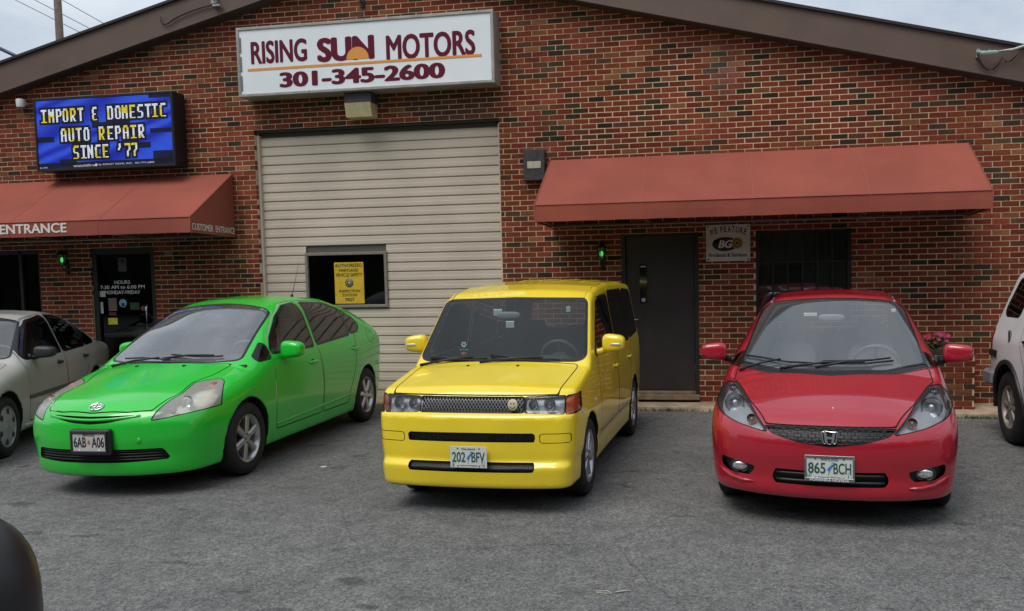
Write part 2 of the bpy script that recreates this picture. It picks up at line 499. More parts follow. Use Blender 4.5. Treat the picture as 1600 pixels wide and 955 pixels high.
CARS['green'] = dict(
    pose=(-2.37, -3.95, 2.0), scale=(.96, 1.0, 1.06), hw=0.86, wr=0.31, xin=0.58, arch=[(0, 0.345), (2.7, 0.345)], bot=0.17,
    top=[(-1.2, .60), (-.92, .695), (-.6, .79), (-.2, .885), (.12, .96), (.55, 1.215), (.95, 1.405), (1.25, 1.465), (1.7, 1.49), (2.2, 1.46), (2.75, 1.34), (3.25, 1.16), (3.6, 1.06)], tsig=.05,
    crown=[(-.9, .12), (0, .10), (.6, .13), (1.5, .14), (3.2, .12)],
    wz=[(.1, .79), (.18, .805), (.3, .832), (.5, .858), (.7, .862), (.85, .852), (.95, .825), (1.02, .79), (1.42, .60), (1.55, .53)], wsig=.04,
    wy=[(-1.0, -.13), (-.6, -.05), (-.2, -.005), (0, 0), (2.5, 0), (3.1, -.05), (3.5, -.13)],
    bulge=[(0, .45, .42, .25, .014), (2.7, .45, .45, .28, .016)],
    fz=[(.1, -.86), (.17, -.90), (.25, -.925), (.33, -.93), (.45, -.955), (.58, -.955), (.66, -.935), (.73, -.88), (.85, -.76)], fk=(.33, 2.5), fsig=.02,
    rz=[(.1, 3.38), (.3, 3.45), (.5, 3.49), (.8, 3.48), (1.1, 3.42)], rk=(.18, 2.6), r1=.16, r2=.12, r3=.12)
CARS['red'] = dict(
    pose=(3.46, -4.25, -6.9), scale=(1.0, 1.0, 1.02), hw=0.847, wr=0.305, xin=0.57, arch=[(0, 0.34), (2.5, 0.34)], bot=0.20,
    top=[(-1.1, .60), (-.86, .675), (-.72, .755), (-.45, .845), (-.1, .925), (.10, .965), (1.17, 1.452), (1.32, 1.487), (1.8, 1.52), (2.4, 1.515), (2.9, 1.47), (3.3, 1.40)], tsig=.035,
    crown=[(-.9, .14), (0, .12), (.6, .13), (1.5, .12), (3.2, .12)],
    wz=[(.1, .79), (.2, .815), (.3, .835), (.5, .847), (.75, .847), (.9, .832), (1.0, .80), (1.4, .615), (1.5, .565), (1.65, .48)], wsig=.035,
    wy=[(-1.0, -.10), (-.6, -.03), (-.3, 0), (0, .004), (2.5, 0), (2.9, -.03), (3.3, -.1)],
    bulge=[(0, .42, .42, .25, .016), (2.5, .42, .42, .25, .016)],
    fz=[(.1, -.80), (.18, -.835), (.27, -.855), (.34, -.845), (.48, -.865), (.60, -.862), (.66, -.845), (.72, -.80), (.85, -.68)], fk=(.30, 2.6), fsig=.018,
    rz=[(.1, 3.15), (.3, 3.22), (.6, 3.24), (.9, 3.22), (1.4, 3.05)], rk=(.14, 2.6), r1=.14, r2=.12, r3=.14)
CARS['sedan'] = dict(
    pose=(-5.27, -3.78, 23.0), scale=(1, 1, 1.02), hw=0.85, wr=0.305, xin=0.58, arch=[(0, 0.345), (2.62, 0.345)], bot=0.19,
    top=[(-1.1, .62), (-.9, .69), (-.3, .80), (.25, .90), (.40, .935), (1.10, 1.325), (1.35, 1.395), (1.8, 1.42), (2.15, 1.39), (2.45, 1.30), (3.02, 1.02), (3.2, .985), (3.7, .93)], tsig=.04,
    crown=[(-.9, .10), (0, .08), (1.2, .12), (2.2, .12), (3.4, .10)],
    wz=[(.1, .79), (.2, .81), (.32, .83), (.55, .85), (.7, .85), (.82, .84), (.90, .815), (.95, .79), (1.35, .585), (1.5, .50)], wsig=.03,
    wy=[(-1.0, -.12), (-.5, -.03), (0, 0), (2.6, 0), (3.2, -.05), (3.6, -.13)],
    fz=[(.1, -.86), (.2, -.90), (.5, -.95), (.62, -.93), (.72, -.86)], fk=(.22, 2.5),
    rz=[(.1, 3.5), (.3, 3.58), (.6, 3.60), (.9, 3.56), (1.0, 3.5)], rk=(.16, 2.6), r1=.12, r2=.14, r3=.12)
CARS['suv'] = dict(
    pose=(6.24, -4.78, 0.0), scale=(1, 1, 1), hw=0.845, wr=0.36, xin=0.58, arch=[(0, 0.43), (2.75, 0.43)], bot=0.36,
    top=[(-1.0, .98), (-.8, 1.0), (-.2, 1.05), (.35, 1.10), (.95, 1.60), (1.2, 1.68), (1.8, 1.73), (2.6, 1.73), (3.2, 1.70), (3.7, 1.66)], tsig=.03,
    crown=[(-.9, .05), (0, .05), (1.2, .06), (3.4, .06)],
    wz=[(.2, .80), (.4, .825), (.6, .845), (.85, .845), (1.0, .835), (1.08, .81), (1.6, .66), (1.75, .61)], wsig=.025,
    wy=[(-1.0, -.06), (-.5, 0), (0, 0), (2.6, 0), (3.3, -.02), (3.6, -.06)],
    bulge=[(0, .55, .5, .3, .03), (2.75, .55, .5, .3, .03)],
    fz=[(.2, -.80), (.5, -.84), (.9, -.82), (1.1, -.75)], fk=(.10, 2.6),
    rz=[(.2, 3.45), (.5, 3.52), (.95, 3.52), (1.1, 3.46), (1.72, 3.16)], rk=(.08, 3), r1=.055, r2=.10, r3=.07)
# ---------------------------------------------------------------- ground
GZ = -0.08
def asphalt():
    M = bpy.data.materials.new('asphalt'); M.use_nodes = True; nt = M.node_tree; b = nt.nodes['Principled BSDF']; L = nt.links
    co = nt.nodes.new('ShaderNodeTexCoord')
    def noise(sc, det=4, rough=.5, scale=(1, 1, 1)):
        mp = nt.nodes.new('ShaderNodeMapping'); mp.inputs['Scale'].default_value = scale
        n = nt.nodes.new('ShaderNodeTexNoise'); n.inputs['Scale'].default_value = sc; n.inputs['Detail'].default_value = det; n.inputs['Roughness'].default_value = rough
        L.new(co.outputs['Object'], mp.inputs['Vector']); L.new(mp.outputs['Vector'], n.inputs['Vector']); return n
    def ramp(src, p0, c0, p1, c1):
        r = nt.nodes.new('ShaderNodeValToRGB'); e = r.color_ramp.elements
        e[0].position = p0; e[0].color = (*c0, 1); e[1].position = p1; e[1].color = (*c1, 1); L.new(src, r.inputs['Fac']); return r
    def mul(a, c, fac=1., mode='MULTIPLY'):
        x = nt.nodes.new('ShaderNodeMix'); x.data_type = 'RGBA'; x.blend_type = mode; x.inputs['Factor'].default_value = fac
        L.new(a, x.inputs['A']); L.new(c, x.inputs['B']); return x.outputs['Result']
    big = ramp(noise(.55, 5, .6).outputs['Fac'], .32, (.112, .112, .114), .72, (.150, .150, .149))
    v = nt.nodes.new('ShaderNodeTexVoronoi'); v.inputs['Scale'].default_value = 150; L.new(co.outputs['Object'], v.inputs['Vector'])
    sp = ramp(v.outputs['Color'], .1, (.52, .52, .53), .9, (1.6, 1.59, 1.55))
    c = mul(big.outputs['Color'], sp.outputs['Color'], .85)
    v3 = nt.nodes.new('ShaderNodeTexVoronoi'); v3.inputs['Scale'].default_value = 62; L.new(co.outputs['Object'], v3.inputs['Vector'])
    sp2 = ramp(v3.outputs['Color'], .08, (.60, .60, .60), .92, (1.42, 1.41, 1.38)); c = mul(c, sp2.outputs['Color'], .9)
    med = ramp(noise(7, 5, .65).outputs['Fac'], .3, (.75, .75, .75), .7, (1.2, 1.19, 1.17)); c = mul(c, med.outputs['Color'])
    # oil drips: small dark blotches with their own outlines
    oil = ramp(noise(2.9, 3, .45, (1, 1.6, 1)).outputs['Fac'], .66, (1, 1, 1), .70, (.45, .45, .46)); c = mul(c, oil.outputs['Color'], .75)
    v2 = nt.nodes.new('ShaderNodeTexVoronoi'); v2.feature = 'DISTANCE_TO_EDGE'; v2.inputs['Scale'].default_value = .42
    wn = noise(1.5, 4, .6); ad = nt.nodes.new('ShaderNodeMixRGB'); ad.inputs['Fac'].default_value = .18
    L.new(co.outputs['Object'], ad.inputs['Color1']); L.new(wn.outputs['Color'], ad.inputs['Color2']); L.new(ad.outputs['Color'], v2.inputs['Vector'])
    cr = ramp(v2.outputs['Distance'], .0015, (.5, .5, .5), .004, (1, 1, 1)); c = mul(c, cr.outputs['Color'], .6)
    L.new(c, b.inputs['Base Color']); b.inputs['Roughness'].default_value = .88
    bp = nt.nodes.new('ShaderNodeBump'); bp.inputs['Strength'].default_value = .55; bp.inputs['Distance'].default_value = .006
    L.new(v.outputs['Distance'], bp.inputs['Height']); L.new(bp.outputs['Normal'], b.inputs['Normal'])
    return M
g = MB()
NX = 24
xs = [-400, -60, -20] + list(np.linspace(-12, 12, NX)) + [20, 60, 400]
ys = [-400, -60, -20] + list(np.linspace(-14, 0.5, 18)) + [20, 60, 400]
for x in xs:
    for y in ys: g.v.append((x, y, GZ))
n_ = len(ys)
for i in range(len(xs) - 1):
    for j in range(n_ - 1): g.f.append([i * n_ + j, (i + 1) * n_ + j, (i + 1) * n_ + j + 1, i * n_ + j + 1]); g.sm.append(False); g.c.append(None)
tag(g.build('asphalt_ground', asphalt()), kind='structure')

# concrete apron in front of the wall, its edge uneven
conc = mat('concrete', (.40, .30, .205), .9, noise=.3, nscale=5, bump=.5, bscale=90)
g = MB(); pts = []
X = np.linspace(-9, 8.2, 80)
for i, x in enumerate(X):
    w = np.interp(x, [-9, -3, 2, 5.5, 8.2], [.14, .14, .27, .60, .74]) + .012 * math.sin(x * 7.3) + .008 * math.sin(x * 23)
    pts.append((x, -w))
for (x, w) in pts: g.v += [(x, .3, .012), (x, w, -.035), (x, w - .012, GZ - .02)]
for i in range(len(pts) - 1):
    for k in (0, 1): g.f.append([3 * i + k, 3 * i + 3 + k, 3 * i + 4 + k, 3 * i + 1 + k]); g.sm.append(False); g.c.append(None)
tag(g.build('concrete_apron', conc), kind='structure')

# ---------------------------------------------------------------- brick building
H_, L_, J_ = .0677, .20738, .0108
fl = lambda x: 4.447 + .2434 * (x + 7.718)      # underside of the rake boards on the wall plane
fr = lambda x: 5.151 - .2483 * (x - .799)
gable = lambda x: min(fl(x), fr(x))
OPEN = [(-3.75, -.257, -.2, 3.7235), (1.325, 2.315, -.2, 2.1664), (3.03, 4.19, 1.0155, 2.1664), (-6.40, -5.38, -.2, 2.1664), (-9.7, -7.245, .8124, 2.1664)]
building = tag(empty('brick_building', (-1.9, 0, 0)), 'red brick garage building with low gable roof behind the parked cars', 'building')
BO = Vector((-1.9, 0, 0))
def bmk(name, mb, material, parent=building, **k):
    o = mb.build(name, material, parent, **k)
    if parent is building: o.location = -BO
    return o
mortar = mat('mortar', (.61, .45, .29), .95, noise=.28, nscale=1.4, ndetail=8, bump=.4, bscale=150)
# mortar bed: wall sheet with openings
xc = sorted({-10.5, 8.2, *[v for o in OPEN for v in o[:2]]}); zc = sorted({-.15, 3.75, *[v for o in OPEN for v in o[2:]]})
g = MB()
for x0, x1 in zip(xc, xc[1:]):
    for z0, z1 in zip(zc, zc[1:]):
        cx, cz = (x0 + x1) / 2, (z0 + z1) / 2
        if cz > 3.75 or any(o[0] < cx < o[1] and o[2] < cz < o[3] for o in OPEN): continue
        if z0 < -.15: continue
        g.quad((x0, .0035, z0), (x1, .0035, z0), (x1, .0035, z1), (x0, .0035, z1))
ap = -1.985
g.add([(-10.5, .0035, 3.75), (8.2, .0035, 3.75), (8.2, .0035, max(3.75, fr(8.2) + .3)), (ap, .0035, fl(ap) + .3), (-10.5, .0035, max(3.75, fl(-10.5) + .3))], [(0, 1, 2, 3, 4)])
for (a, b, c, d) in OPEN:
    c2 = max(c, -.15)
    g.quad((a, .006, c2), (a, .14, c2), (a, .14, d), (a, .006, d)); g.quad((b, .006, c2), (b, .14, c2), (b, .14, d), (b, .006, d))
    g.quad((a, .006, d), (b, .006, d), (b, .14, d), (a, .14, d)); g.quad((a, .006, c2), (b, .006, c2), (b, .14, c2), (a, .14, c2))
wall = bmk('wall', g, mortar, recalc=False)

def brick_col(t=None):
    t = random.random() if t is None else t
    if t < .10: c = np.array((.048, .036, .024)) * random.uniform(.7, 1.35)          # burnt, nearly black
    elif t < .21: c = np.array((.095, .045, .028)) * random.uniform(.8, 1.25)        # brown
    elif t < .26: c = np.array((.23, .092, .042)) * random.uniform(.8, 1.2)          # orange tan
    else: c = np.array((.200, .045, .026)) * random.uniform(.72, 1.22) + np.array((0, random.uniform(-.004, .010), 0))
    return tuple(c)
bricks = []                                                    # (x0, x1, z0, z1)
def clear(x0, x1, zm):
    segs = [(x0, x1)]
    for (a, b, c, d) in OPEN:
        if c < zm < d:
            ns = []
            for s0, s1 in segs:
                if s1 <= a or s0 >= b: ns.append((s0, s1)); continue
                if s0 < a: ns.append((s0, a))
                if s1 > b: ns.append((b, s1))
            segs = ns
    return segs
for k in range(-2, 92):
    z0 = k * H_ + J_ / 2; z1 = (k + 1) * H_ - J_ / 2; off = (L_ / 2 if k % 2 else 0.)
    for n in range(-52, 41):
        x0 = n * L_ + off + J_ / 2; x1 = (n + 1) * L_ + off - J_ / 2
        if x1 < -10.4 or x0 > 8.1: continue
        if (z0 + z1) / 2 > gable((x0 + x1) / 2) + .12: continue
        for s0, s1 in clear(x0, x1, (z0 + z1) / 2):
            if s1 - s0 > .02: bricks.append((s0, s1, z0, z1, s1 - s0 > L_ - J_ - .004))
def pix(P):
    d = Vector(P) - CAM_POS; w = d.dot(fw); return PPX + CAM_F * d.dot(rt2) / w, PPY - CAM_F * d.dot(up2) / w
cand = []
for i, (a, b, c, d, whole) in enumerate(bricks):
    if not whole: continue
    xm, zm = (a + b) / 2, (c + d) / 2; u, v = pix((xm, 0, zm))
    if not (20 < u < 1590 and 5 < v < 640): continue
    if zm > gable(xm) - .06: continue
    if math.hypot((xm - 2.66) / .28, (zm - 4.2) / .5) < 1: continue
    ok = (zm > 3.2 and xm > .5) or (xm > 5.62 and zm > 1.9) or (4.25 < xm < 5.4 and 1.62 < zm < 2.2)
    if ok: cand.append(((Vector((xm, 0, zm)) - CAM_POS).length, i))
single = {i for _, i in sorted(cand)[:300]}
brickmat = attr_mat('fired_clay_brick', rough=.82, noise=.22, nscale=38, bump=.5, bscale=170)
protos = []
for q in range(40):
    mb = MB(); hx, hz = (L_ - J_) / 2, (H_ - J_) / 2
    mb.box(-hx, hx, 0, .09, -hz, hz, bev=.003, col=brick_col((q + .5) / 40)); me = mb.mesh('brick'); me.materials.append(brickmat); protos.append(me)
field_ = MB()
# sooty patch where an old sign was, over the right half of the roller door
for i, (a, b, c, d, whole) in enumerate(bricks):
    dy = random.uniform(-.0015, .0015)
    if i in single:
        o = bpy.data.objects.new('brick', random.choice(protos)); COL.objects.link(o); o.parent = wall
        o.location = ((a + b) / 2, dy, (c + d) / 2); o.rotation_euler = (random.uniform(-.004, .004), random.uniform(-.004, .004), random.uniform(-.006, .006))
        continue
    col = np.array(brick_col()); xm, zm = (a + b) / 2, (c + d) / 2
    sd = math.hypot((xm + .95) / .55, (zm - 3.92) / .16)
    se = math.hypot((xm - 2.66) / .24, (zm - 4.2) / .42)           # pale bloom of salts high on the wall
    if se < 1: col = col + np.array((.075, .07, .07)) * (1 - se) * random.uniform(.4, 1.3)
    if sd < 1.25: col = col * .35 + np.array((.05, .04, .038)) * .65
    j = [random.uniform(-.0012, .0012) for _ in range(4)]
    V = [(a + j[0], dy, c + j[1]), (b + j[2], dy, c + j[1]), (b + j[2], dy, d + j[3]), (a + j[0], dy, d + j[3]), (a + j[0], .09, c + j[1]), (b + j[2], .09, c + j[1]), (b + j[2], .09, d + j[3]), (a + j[0], .09, d + j[3])]
    field_.add(V, [(0, 1, 2, 3), (1, 5, 6, 2), (4, 0, 3, 7), (3, 2, 6, 7), (4, 5, 1, 0)], col=tuple(col))
fo = field_.build('brickwork', brickmat, wall, recalc=False); fo['kind'] = 'stuff'

# rake boards, drip edge, roof
brown = mat('brown_trim_paint', (.118, .076, .057), .55, noise=.10, nscale=3, bump=.1, bscale=40)
dark = mat('dark_metal', (.018, .017, .018), .5, noise=.15)
lo_l = lambda x: 4.395 + .2434 * (x + 7.523); lo_r = lambda x: 5.086 - .2483 * (x - .836)
apx = -1.896; HB = .385
for nm, f_, xa, xb in (('l', lo_l, -11.0, apx), ('r', lo_r, apx, 8.8)):
    g = MB()
    g.prism([(xa, f_(xa)), (xb, f_(xb)), (xb, f_(xb) + HB), (xa, f_(xa) + HB)], -.20, .0)
    bmk('rake_board', g, brown)
    g = MB(); g.prism([(xa, f_(xa) + HB), (xb, f_(xb) + HB), (xb, f_(xb) + HB + .035), (xa, f_(xa) + HB + .035)], -.235, .10)
    bmk('drip_edge', g, dark)
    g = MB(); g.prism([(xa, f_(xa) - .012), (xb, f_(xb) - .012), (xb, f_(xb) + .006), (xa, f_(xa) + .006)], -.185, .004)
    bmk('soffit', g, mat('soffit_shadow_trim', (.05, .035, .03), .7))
    g = MB(); g.prism([(xa, f_(xa) + HB - .08), (xb, f_(xb) + HB - .08), (xb, f_(xb) + HB + .03), (xa, f_(xa) + HB + .03)], .101, 18)
    bmk('roof', g, mat('asphalt_shingle', (.05, .047, .047), .95, noise=.3, nscale=30, bump=.5))
g = MB(); g.box(-10.4, -10.3, .15, 18, GZ, 3.6); g.box(8.0, 8.1, .15, 18, GZ, 3.2); g.box(-10.4, 8.1, 17.9, 18, GZ, 3.2)
bmk('rear_walls', g, mat('far_wall', (.2, .08, .06), .9))
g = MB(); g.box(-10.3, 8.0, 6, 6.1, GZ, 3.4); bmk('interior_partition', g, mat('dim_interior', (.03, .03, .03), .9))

# roller door: frame, slats, window with yellow notice
beige = mat('beige_door_enamel', (.56, .475, .395), .65, spec=.25, noise=.10, nscale=1.3, ndetail=7, bump=.04, bscale=30)
rd = empty('roller_door'); rd.parent = building; rd.location = -BO
SL = .1256; zt = 3.69; nsl = 31
WX0, WX1, WZ0, WZ1 = -3.075, -1.955, 1.30, 1.985
sl_prof = [(.0, .004), (.004, .016), (.010, .0195), (.055, .020), (.062, .0175), (.108, .017), (.113, .0155), (.1175, .0), (.1256, .0)]   # (height, outwards)
def slat(x0, x1, zb):
    g = MB(); V = []
    for x in (x0, x1):
        for h, o in sl_prof: V.append((x, .13 - o, zb + h))
    n = len(sl_prof); F = [(i, i + n, i + n + 1, i + 1) for i in range(n - 1)]
    g.add(V, F, False); return g
for i in range(nsl):
    zb = zt - .06 - (i + 1) * SL
    if zb < -.09: break
    segs = [(-3.72, -.285)]
    if zb + SL > WZ0 - .03 and zb < WZ1 + .03: segs = [(-3.72, WX0 - .03), (WX1 + .03, -.285)]
    for a, b in segs:
        o = slat(a, b, zb).build('slat', beige, rd)
g = MB(); g.box(-3.75, -.257, .135, .16, -.1, 3.69); g.build('backing_sheet', mat('door_back', (.10, .09, .08), .8), rd)
g = MB(); g.box(-3.75, -3.715, .06, .13, -.08, 3.66, .004); g.build('guide_rail', beige, rd)
g = MB(); g.box(-.29, -.257, .06, .13, -.08, 3.66, .004); g.build('guide_rail', beige, rd)
g = MB(); g.box(-3.748, -.259, .03, .135, 3.69, 3.722); g.build('lintel', mat('lintel_steel', (.02, .016, .015), .6), rd)
rw = empty('door_window'); rw.parent = rd
fr_ = mat('tan_window_frame', (.21, .185, .16), .5, noise=.08)
g = MB()
for (a, b, c, d) in ((WX0 - .04, WX1 + .04, WZ1, WZ1 + .04), (WX0 - .04, WX1 + .04, WZ0 - .04, WZ0), (WX0 - .04, WX0, WZ0, WZ1), (WX1, WX1 + .04, WZ0, WZ1)): g.box(a, b, .082, .15, c, d, .004)
g.build('window_frame', fr_, rw)
dglass = glass_mat('dark_window_glass', (.10, .11, .12), .02, 1.3)
g = MB(); g.box(WX0, WX1, .118, .122, WZ0, WZ1); g.build('pane', dglass, rw)
g = MB(); g.box(WX0, WX1, .150, .158, WZ0, WZ1); g.build('dark_blind', mat('black_blind', (.012, .013, .016), .6), rw)
g = MB()
for z in (1.56, 1.68): g.box(-2.2, WX1, .140, .149, z, z + .022)
g.build('blind_rail', mat('blind_rail', (.05, .045, .045), .5), rw)
# notice behind the pane
yp = mat('yellow_notice_enamel', (.62, .40, .02), .55, noise=.1, nscale=8)
blk = mat('black_print', (.02, .018, .018), .6)
NX0, NX1, NZ0, NZ1 = -2.695, -2.265, 1.315, 1.885
nt_ = tag(empty('notice_board', (NX0, .1, NZ0)), 'yellow inspection station notice in the roller door window', 'notice')
def nmk(name, mb, m_): o = mb.build(name, m_, nt_, recalc=False); o.location = (-NX0, -.1, -NZ0); return o
g = MB(); g.box(NX0, NX1, .107, .112, NZ0, NZ1, .001); nmk('plate', g, yp)
g = MB(); EX, EZ = (1, 0, 0), (0, 0, 1); w_ = NX1 - NX0
for t, z, a, h in (('AUTHORIZED', .505, .94, .046), ('MARYLAND', .44, .66, .042), ('VEHICLE SAFETY', .375, .92, .046), ('INSPECTION', .155, .72, .038), ('STATION', .10, .50, .038), ('7827', .035, .32, .040)):
    g = MB(); text_into(g, t, (NX0 + w_ * (1 - a) / 2, .1055, NZ0 + z), EX, EZ, w_ * a, h, .015); nmk('lettering', g, blk)
g = MB(); g.lathe([(.1062, .0), (.1062, .062), (.107, .062)], 28, 'y', ((NX0 + NX1) / 2, 0, NZ0 + .285)); nmk('seal', g, mat('seal_blue_green', (.06, .11, .12), .5, noise=.5, nscale=60))
g = MB(); g.lathe([(.1056, .040), (.1056, .044)], 28, 'y', ((NX0 + NX1) / 2, 0, NZ0 + .285)); g.lathe([(.1056, .0), (.1056, .016)], 12, 'y', ((NX0 + NX1) / 2, 0, NZ0 + .285)); nmk('seal_ring', g, yp)

# brown steel door with slim vision panel
bd = empty('steel_door'); bd.parent = building; bd.location = -BO
dbr = mat('dark_brown_door_paint', (.035, .030, .028), .45, noise=.1, nscale=4)
g = MB(); g.box(1.375, 2.262, .085, .125, .135, 2.135, .003); g.build('leaf', dbr, bd)
g = MB(); g.box(1.325, 1.372, .02, .14, .02, 2.165, .003); g.box(2.266, 2.315, .02, .14, .02, 2.165, .003); g.box(1.372, 2.266, .02, .14, 2.139, 2.165, .003); g.build('door_frame', mat('door_frame_paint', (.026, .022, .021), .45), bd)
g = MB(); g.box(1.53, 1.67, .075, .088, 1.24, 1.80, .003); g.build('vision_panel_frame', dbr, bd)
g = MB(); g.box(1.553, 1.647, .071, .0745, 1.265, 1.775); g.build('vision_panel_glass', mat('vision_glass', (.012, .013, .015), .06, spec=.8), bd)
g = MB(); g.box(1.565, 1.635, .069, .0708, 1.735, 1.752); g.lathe([(.069, 0), (.069, .028), (.0705, .028)], 16, 'y', (1.60, 0, 1.31)); g.build('sticker', mat('pale_sticker', (.45, .47, .5), .5), bd)
g = MB(); g.tube([(1.44, .085, 1.06), (1.44, .03, 1.06), (1.36 + .02, .028, 1.06)][:2], .012, 10); g.tube([(1.44, .035, 1.06), (1.53, .033, 1.062)], .009, 10); g.lathe([(.083, .0), (.078, .030), (.085, .032)], 20, 'y', (1.44, 0, 1.06)); g.build('lever_handle', mat('satin_steel', (.6, .6, .6), .3, 1.), bd)
for z in (.4, 1.15, 1.85):
    g = MB(); g.tube([(2.264, .072, z - .06), (2.264, .072, z + .06)], .010, 8); g.build('hinge', dbr, bd)
g = MB(); g.box(1.325, 2.315, -.03, .14, .02, .085, .006); g.box(1.36, 2.28, .03, .14, .086, .125, .004); g.build('sill', mat('stone_sill', (.22, .155, .10), .9, noise=.35, nscale=11, bump=.4), bd)

# barred office window
ow = empty('office_window'); ow.parent = building; ow.location = -BO
blackm = mat('black_steel', (.012, .011, .011), .45, noise=.1)
A, B, C_, D_ = 3.03, 4.19, 1.05, 2.165
g = MB()
for r_ in ((A, B, C_, C_ + .045), (A, B, D_ - .03, D_), (A, A + .035, C_, D_), (B - .045, B, C_, D_)): g.box(r_[0], r_[1], .03, .12, r_[2], r_[3], .003)
g.build('window_frame', blackm, ow)
wglass = glass_mat('office_glass', (.30, .31, .31), .015, 2.2, .03)
cols = np.linspace(A + .035, B - .045, 7); rows = [C_ + .045, 1.40, 1.765, D_ - .03]
for i in range(6):
    for j in range(3):
        g = MB(); a_ = random.uniform(-.003, .003)
        g.quad((cols[i] + .006, .085 + a_, rows[j] + .006), (cols[i + 1] - .006, .085 - a_, rows[j] + .006), (cols[i + 1] - .006, .085 - a_, rows[j + 1] - .006), (cols[i] + .006, .085 + a_, rows[j + 1] - .006)); g.build('pane', wglass, ow, recalc=False)
for x in cols[1:-1]:
    g = MB(); g.box(x - .009, x + .009, .045, .075, C_, D_, .003); g.build('bar', blackm, ow)
for z in rows[1:-1]:
    g = MB(); g.box(A, B, .047, .073, z - .011, z + .011, .003); g.build('bar', blackm, ow)
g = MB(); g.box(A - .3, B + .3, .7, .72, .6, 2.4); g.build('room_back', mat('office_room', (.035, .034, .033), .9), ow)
g = MB(); g.box(3.05, 3.62, .15, .155, 1.72, 2.15); g.build('added_blind', mat('pale_blind', (.34, .31, .25), .9, noise=.25, nscale=4), ow)  # pale blind added to lighten the upper left panes
g = MB(); g.box(3.62, 3.80, .45, .6, 1.35, 1.72, .01); g.box(3.45, 3.9, .35, .65, 1.1, 1.33, .01); g.build('office_clutter', mat('office_clutter', (.16, .16, .17), .7, noise=.4, nscale=9), ow)

# glass entrance door and the left window
ed = empty('entrance_door'); ed.parent = building; ed.location = -BO
A, B, D_ = -6.40, -5.38, 2.165
g = MB()
for r_ in ((A, A + .075, -.05, D_), (B - .075, B, -.05, D_), (A + .075, B - .075, D_ - .09, D_), (A + .075, B - .075, -.05, .16)): g.box(r_[0], r_[1], .02, .11, r_[2], r_[3], .004)
g.build('door_frame', blackm, ed)
g = MB(); g.box(A + .075, B - .075, .06, .066, .16, D_ - .09); g.build('glass_leaf', glass_mat('entrance_glass', (.045, .047, .05), .02, 1.0), ed)
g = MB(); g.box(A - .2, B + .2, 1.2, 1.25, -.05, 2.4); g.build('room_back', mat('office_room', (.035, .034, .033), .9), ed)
white = mat('white_vinyl', (.75, .76, .76), .5)
def wx(px, py, Y=0.):                       # a pixel carried to the wall plane
    d = cam_ray(px, py); t = (Y - CAM_POS.y) / d.y; p = CAM_POS + d * t; return p.x, p.z
g = MB()
for t, (u0, v0), (u1, v1) in (('HOURS', (179, 443), (203, 437)), ('7:30 AM to 6:00 PM', (157, 451), (226, 444)), ('MONDAY-FRIDAY', (164, 459), (219, 453))):
    a, z0 = wx(u0, v0 + .5, .058); b, z1 = wx(u1, v1, .058); g = MB(); text_into(g, t, (a, .0575, z0 - .005), EX, EZ, b - a, .052, .012); g.build('opening_hours', white, ed, recalc=False)
def sticker(u0, v0, u1, v1, c, nm='sticker'):
    a, z1 = wx(u0, v0, .058); b, z0 = wx(u1, v1, .058); q = MB(); q.box(a, b, .0570, .0585, min(z0, z1), max(z0, z1)); return q.build(nm, mat('sticker_%02d%02d%02d' % tuple(int(x * 99) for x in c), c, .5, noise=.25, nscale=40), ed)
sticker(155, 455, 165, 464, (.55, .58, .62)); sticker(155, 472, 162, 490, (.62, .60, .60)); sticker(169, 466, 183, 486, (.16, .13, .09)); sticker(169, 497, 184, 507, (.62, .58, .02)); sticker(203, 473, 218, 484, (.01, .07, .02)); sticker(170, 488, 182, 493, (.12, .01, .015)); sticker(184, 403, 198, 424, (.07, .07, .07))
for (u, v, r_, c) in ((192, 474, .062, (.20, .48, .60)), (224, 482, .042, (.16, .08, .07)), (191, 409, .04, (.02, .02, .02))):
    a, z = wx(u, v, .056); q = MB(); q.lathe([(.0562, 0), (.0562, r_), (.0585, r_)], 24, 'y', (a, 0, z)); q.build('round_sticker', mat('round_%02d' % int(c[2] * 99), c, .5), ed)
a, z = wx(192, 476, .05); q = MB(); q.box(a - .022, a + .022, .0545, .0558, z - .028, z + .022); q.build('sticker_print', blk, ed)
g = MB(); g.tube([wx_ for wx_ in ((-5.52, .0, .95), (-5.52, -.03, 1.0), (-5.52, -.03, 1.3), (-5.52, .0, 1.35))], .012, 8); g.build('pull_handle', mat('satin_steel', (.6, .6, .6), .3, 1.), ed)
lw = empty('shop_window'); lw.parent = building; lw.location = -BO
g = MB(); A, B, C_, D_ = -9.7, -7.245, .813, 2.165
for r_ in ((A, B, C_, C_ + .06), (A, B, D_ - .06, D_), (A, A + .05, C_, D_), (B - .05, B, C_, D_), (-7.62, -7.57, C_, D_), (-8.7, -8.65, C_, D_)): g.box(r_[0], r_[1], .03, .11, r_[2], r_[3], .004)
g.build('window_frame', blackm, lw)
for a_, b_ in ((-9.65, -8.7), (-8.65, -7.62), (-7.57, -7.295)):
    g = MB(); g.box(a_, b_, .075, .081, C_ + .06, D_ - .06); g.build('pane', glass_mat('shop_glass', (.10, .105, .11), .02, .8), lw)
g = MB(); g.box(A, B, .9, .95, .4, 2.4); g.build('room_back', mat('office_room', (.035, .034, .033), .9), lw)

